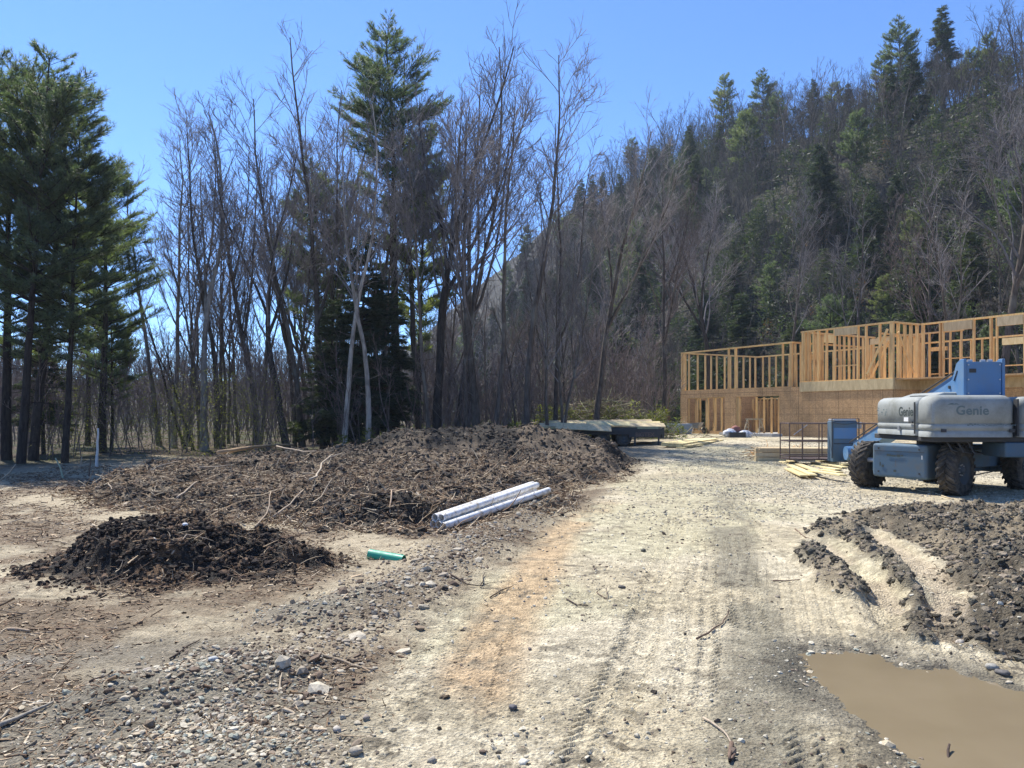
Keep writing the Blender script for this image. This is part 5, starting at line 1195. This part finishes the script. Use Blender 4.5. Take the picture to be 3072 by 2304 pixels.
# rounded grey covers: lofted rounded rectangles
def cover(name, x0, x1, y0, y1, z0, z1, rad, top, label=None, slope=0.):
    prof = [(0, z0), (0, z0 + .10), (.022, z0 + .115), (.022, z0 + .135), (0, z0 + .15), (0, z0 + .235), (.022, z0 + .25), (.022, z0 + .27), (0, z0 + .285), (0, z1 - top), (.012, z1 - top * .62), (.05, z1 - top * .28), (.11, z1 - top * .06), (.17, z1)]
    V = []; n = 0; Fs = []
    for ins, z in prof:
        a, b__, c, d = x0 + ins, x1 - ins, y0 + ins, y1 - ins; r = max(.02, rad - ins * .5); ring = []
        for cx, cy, s0 in ((b__ - r, d - r, 0), (a + r, d - r, 90), (a + r, c + r, 180), (b__ - r, c + r, 270)):
            for q in range(7): t_ = math.radians(s0 + q * 15); ring.append((cx + r * math.cos(t_), cy + r * math.sin(t_), z + slope * (cy - y0) * (z - z0)))
        V += ring; n = len(ring)
    for i in range(len(prof) - 1):
        for k in range(n): Fs.append((i * n + k, i * n + (k + 1) % n, (i + 1) * n + (k + 1) % n, (i + 1) * n + k))
    Fs += [tuple(range(n - 1, -1, -1)), tuple((len(prof) - 1) * n + k for k in range(n))]
    o = MB().add(V, Fs).build(name, M_COVER, lift, smooth=True); o.modifiers.new('split', 'EDGE_SPLIT').split_angle = math.radians(60); return o
c1 = cover('engine_cover', -1.28, .62, -1.42, .55, 1.21, 2.02, .16, .17)
c2 = cover('tail_cover', -1.31, .33, -2.12, -1.45, 1.2, 2.03, .20, .19)
c3 = cover('tail_cover', .36, 1.38, -2.10, .5, 1.2, 2.0, .20, .19)
# raised hump on the engine cover, seam strips, latch, vents
MB().prism([(-.95, 2.0), (-.62, 2.11), (-.05, 2.11), (.2, 2.0)], -1.25, .2).build('cover_hump', M_COVER, lift, bevel=.05, seg=3)
MB().box(-1.322, -1.30, -1.458, -1.43, 1.25, 1.9).build('cover_seam', M_DARKM, lift)
MB().box(.33, .36, -2.13, -2.0, 1.22, 1.95).build('cover_seam', M_DARKM, lift)
MB().box(-1.325, -1.30, -1.36, -1.2, 1.46, 1.50).build('cover_latch', M_DARKM, lift); MB().box(-1.322, -1.29, -.75, -.69, 1.30, 1.40).build('cover_latch', M_GALV, lift)
MB().box(-1.0, -.72, -1.0, -.55, 2.028, 2.045).build('exhaust_plate', M_DARKM, lift)
RY = Matrix.Rotation(math.pi / 2, 4, 'X'); RX = Matrix.Rotation(-math.pi / 2, 4, 'Z') @ RY
text('lettering', 'Genie', .25, M_DECAL2, c2, Matrix.Translation((-.52, -2.122, 1.72)) @ RY, .003, 1.05)
text('lettering', 'Genie', .27, M_DECAL, c1, Matrix.Translation((-1.281, -.98, 1.70)) @ RX, .003, 1.0)
MB().box(-1.284, -1.279, -1.1, -.9, 1.50, 1.585).build('info_label', M_WHITEP, c1)
m = MB(); rr = random.Random(4)
for k in range(14): y = rr.uniform(-.1, .42); z = rr.uniform(1.6, 1.82); m.box(-1.2825, -1.279, y, y + rr.uniform(.02, .07), z, z + rr.uniform(.008, .03))
m.build('scuffed_decal', M_DECAL2, c1)
m = MB()
for k in range(9): x = rr.uniform(-1.0, -.8); z = 1.86 + rr.uniform(-.02, .02); m.box(x, x + .05, -2.1225, -2.118, z - .01, z)
for k in range(22): x = -.62 + k * .045; z = 1.44 + rr.uniform(-.012, .012); m.box(x, x + rr.uniform(.02, .05), -2.1225, -2.118, z, z + rr.uniform(.006, .02))
m.build('paint_scrape', M_DECAL2, c2)
# turret, boom
MB().prism([(0, 0), (0, 1)], 0, 0) if False else None
def side_plate(x0, x1):
    poly = [(-1.52, 2.0), (-1.52, 2.78), (-1.38, 2.78), (-1.22, 2.70), (-1.06, 2.38), (-.35, 2.08), (-.3, 2.0), (-.4, 1.5), (-1.2, 1.5)]
    n = len(poly); V = [(x, y, z) for x in (x0, x1) for y, z in poly]
    return MB().add(V, [tuple(range(n)), tuple(range(2 * n - 1, n - 1, -1))] + [(k, (k + 1) % n, (k + 1) % n + n, k + n) for k in range(n)])
side_plate(-.37, -.31).build('turret_plate', M_BLUE, lift, bevel=.012); side_plate(.39, .45).build('turret_plate', M_BLUE, lift, bevel=.012)
MB().box(-.305, .385, -1.50, -1.44, 2.02, 2.72).build('turret_end_panel', M_BLUE, lift, bevel=.01)
for x in (-.24, .02, .16): MB().tube([(x, -1.40, 2.74), (x + .09, -1.40, 2.74)], .035, 10).build('pivot_pin', M_GALV, lift)
MB().tube([(-.375, -1.28, 2.55), (-.38, -1.16, 2.35)], .012, 6).build('hydraulic_hose', M_DARKM, lift)
MB().tube([(-.40, -.98, 2.22), (-.36, -.98, 2.22)], .035, 12).build('pin_hole', M_DARKM, lift)
BO = [(-1.2, 2.42), (5.1, .52)]
def boomseg(x0, x1, t0, t1, h_, name, m_):
    a = Vector((0, *BO[0])); b__ = Vector((0, *BO[1])); p = a.lerp(b__, t0); q = a.lerp(b__, t1)
    return MB().bar(p + Vector(((x0 + x1) / 2, 0, 0)), q + Vector(((x0 + x1) / 2, 0, 0)), x1 - x0, h_).build(name, m_, lift, bevel=.015)
boomseg(-.18, .22, 0.02, .93, .40, 'boom', M_BLUE); boomseg(-.13, .17, .9, 1.0, .30, 'boom_tip', M_BLUE)
MB().tube([(-.24, 5.1, .52), (.28, 5.1, .52)], .2, 20).build('boom_end_pivot', M_BLUE, lift)
MB().box(-.1, .3, 5.1, 6.6, .28, .5).build('jib_bracket', M_BLUED, lift, bevel=.02)
MB().tube([(-.22, -.6, 2.0), (-.22, 2.2, 1.2)], .05, 10).build('lift_cylinder', M_GALV, lift)
# basket (parts of the lift)
bx0, bx1, by0, by1, bz0, bz1 = -1.50, 1.12, 6.2, 7.15, .24, 1.36
MB().box(bx0, bx1, by0, by1, bz0, bz0 + .05).build('basket_floor', M_STEEL, lift)
for zz in (bz0 + .12, bz0 + .58, bz1):
    MB().tube([(bx0, by0, zz), (bx1, by0, zz), (bx1, by1, zz), (bx0, by1, zz), (bx0, by0, zz)], .021, 8).build('basket_rail', M_STEEL, lift)
for x, y in ((bx0, by0), (bx0 + .38, by0), (bx0 + .88, by0), (.2, by0), (.7, by0), (bx1, by0), (bx0, by1), (-.2, by1), (bx1, by1), (bx0 + .7, by1)): MB().tube([(x, y, bz0), (x, y, bz1)], .019, 8).build('basket_post', M_STEEL, lift)
MB().tube([(bx0 + .42, by1, bz0 + .75), (bx0 + .85, by1, bz1 - .05)], .014, 6).build('basket_brace', M_GALV, lift)
MB().box(-.40, .32, by0 - .52, by0 - .06, bz0 - .02, bz0 + 1.2).build('equipment_box', M_BLUED, lift, bevel=.03)
MB().box(-.37, .29, by0 - .535, by0 - .518, bz0 + .68, bz0 + 1.0).build('box_panel', M_BLUE, lift)
MB().box(-.37, .29, by0 - .533, by0 - .518, bz0 + .52, bz0 + .54).build('box_seam', M_DARKM, lift)
MB().box(-.38, .30, by0 - .50, by0 - .08, bz0 + 1.203, bz0 + 1.26).build('equipment_lid', M_GALV, lift, bevel=.02)
MB().tube([(-.43, by0 - .56, bz0 + .1), (-.43, by0 - .56, bz0 + 1.27), (.35, by0 - .56, bz0 + 1.27), (.35, by0 - .56, bz0 + .1)], .017, 8).build('box_frame', M_DARKM, lift)
ch = MB()
for k in range(16): x = -.40 + k * .046; ch.tube([(x, by0 - .58, bz0 + 1.16 - .05 * math.sin(math.pi * k / 15)), (x + .04, by0 - .58, bz0 + 1.16 - .05 * math.sin(math.pi * (k + 1) / 15))], .009, 5)
ch.build('chain', M_DARKM, lift)
MB().box(bx0 + .9 + .9, bx0 + 2.2, by0 + .1, by0 + .35, bz1 - .16, bz1 + .04).build('control_panel', M_GALV, lift, bevel=.02)
# cable on the ground under the lift
cp = [G(2735, 1462), G(2760, 1476), G(2800, 1480), G(2835, 1492), G(2860, 1500)]
o = MB().tube([Vector((x, y, hz(x, y) + .015)) - Vector((cp[0][0], cp[0][1], 0)) for x, y in cp], .012, 6).build('cable', M_TAN, None, smooth=True, loc=(cp[0][0], cp[0][1], 0)); tag(o, 'thin pale cable snaking over the gravel in front of the lift tyres', 'cable')
o = blob('boulder', 'low mossy boulder half hidden behind the trailer at the woods edge', 'boulder', bp(1830, 43), (1.0, .8, .6), M_ROCK, 31, jag=.35)

# small fittings on the lift
for k, (y0, z0) in enumerate(((-.2, 1.0), (.05, 1.02), (.3, .98))):
    MB().tube([(-.9 + .2 * k, -1.9, 1.12), (-.85 + .22 * k, -2.0, .95 - .04 * k), (-.5 + .2 * k, -1.7, .86), (-.1, -1.0, .95)], .016, 6).build('hydraulic_hose', M_DARKM, lift)
MB().tube([(-.21, -1.1, 2.62), (-.215, .8, 2.08), (-.215, 2.6, 1.52), (-.2, 4.9, .84)], .018, 6).build('hydraulic_hose', M_DARKM, lift)
for x in (-1.12, .18): MB().box(x, x + .1, -2.137, -2.12, 1.30, 1.36).build('cover_latch', M_DARKM, c2)
MB().box(.95, 1.2, -2.118, -2.10, 1.5, 1.66).build('info_label', M_WHITEP, c3)
MB().box(-.25, -.12, -1.512, -1.502, 2.5, 2.58).build('info_label', M_DARKM, lift)
for x in (-.27, .35):
    for z in (2.08, 2.36, 2.66): MB().tube([(x, -1.515, z), (x, -1.50, z)], .016, 8).build('panel_bolt', M_GALV, lift)
for y, z in ((-.5, .42), (.42, .42), (-.5, .92), (.42, .92)): MB().tube([(-1.735, y, z), (-1.715, y, z)], .018, 8).build('housing_bolt', M_DARKM, lift).data.transform(CM)
MB().box(-1.728, -1.718, -.60, .52, .86, .868).build('housing_seam', M_DARKM, lift).data.transform(CM)

# cut brush heaped behind the trailer
g_ = np.random.default_rng(77); n = 900; c_ = bp(1800, 38.5); u_, v_, w_ = g_.normal(0, 1, n), g_.normal(0, 1, n), g_.uniform(0, 1, n)
q = np.stack([c_.x + u_ * 2.1, c_.y + v_ * .7, c_.z + w_ * 1.9 * np.exp(-(u_ / 1.5) ** 2)], 1)
tag(sticks('brush_pile', q, g_.uniform(.5, 1.8, n), g_.uniform(.008, .022, n), hue(n, [(.22, .17, .12), (.34, .28, .2), (.15, .13, .07), (.3, .3, .16)]), None, M_STICK, .5), 'tangled heap of cut brush and branches behind the lumber trailer', 'brush pile', kind='stuff')
tufts('cut_evergreen_boughs', 60, (c_.x - 3, c_.x + 3.4, 37.6, 39.6), lambda x, y: x > -1e9, .7, 1.9, M_BUD, 'olive green cut boughs lying over the brush heap behind the trailer', 'boughs', 12, 90, .2, .05)

# ------------------------------------------------------------------ air
hm = bpy.data.materials.new('haze'); hm.use_nodes = True; t = hm.node_tree; t.nodes.clear()
pv_ = t.nodes.new('ShaderNodeVolumePrincipled'); pv_.inputs['Color'].default_value = (.72, .86, 1, 1); pv_.inputs['Density'].default_value = .0003; pv_.inputs['Anisotropy'].default_value = .25
ou = t.nodes.new('ShaderNodeOutputMaterial'); t.links.new(pv_.outputs[0], ou.inputs['Volume'])
tag(MB().box(-960, 960, -960, 960, -4, 92).build('haze', hm), 'thin bluish haze in the air', 'haze', kind='stuff')
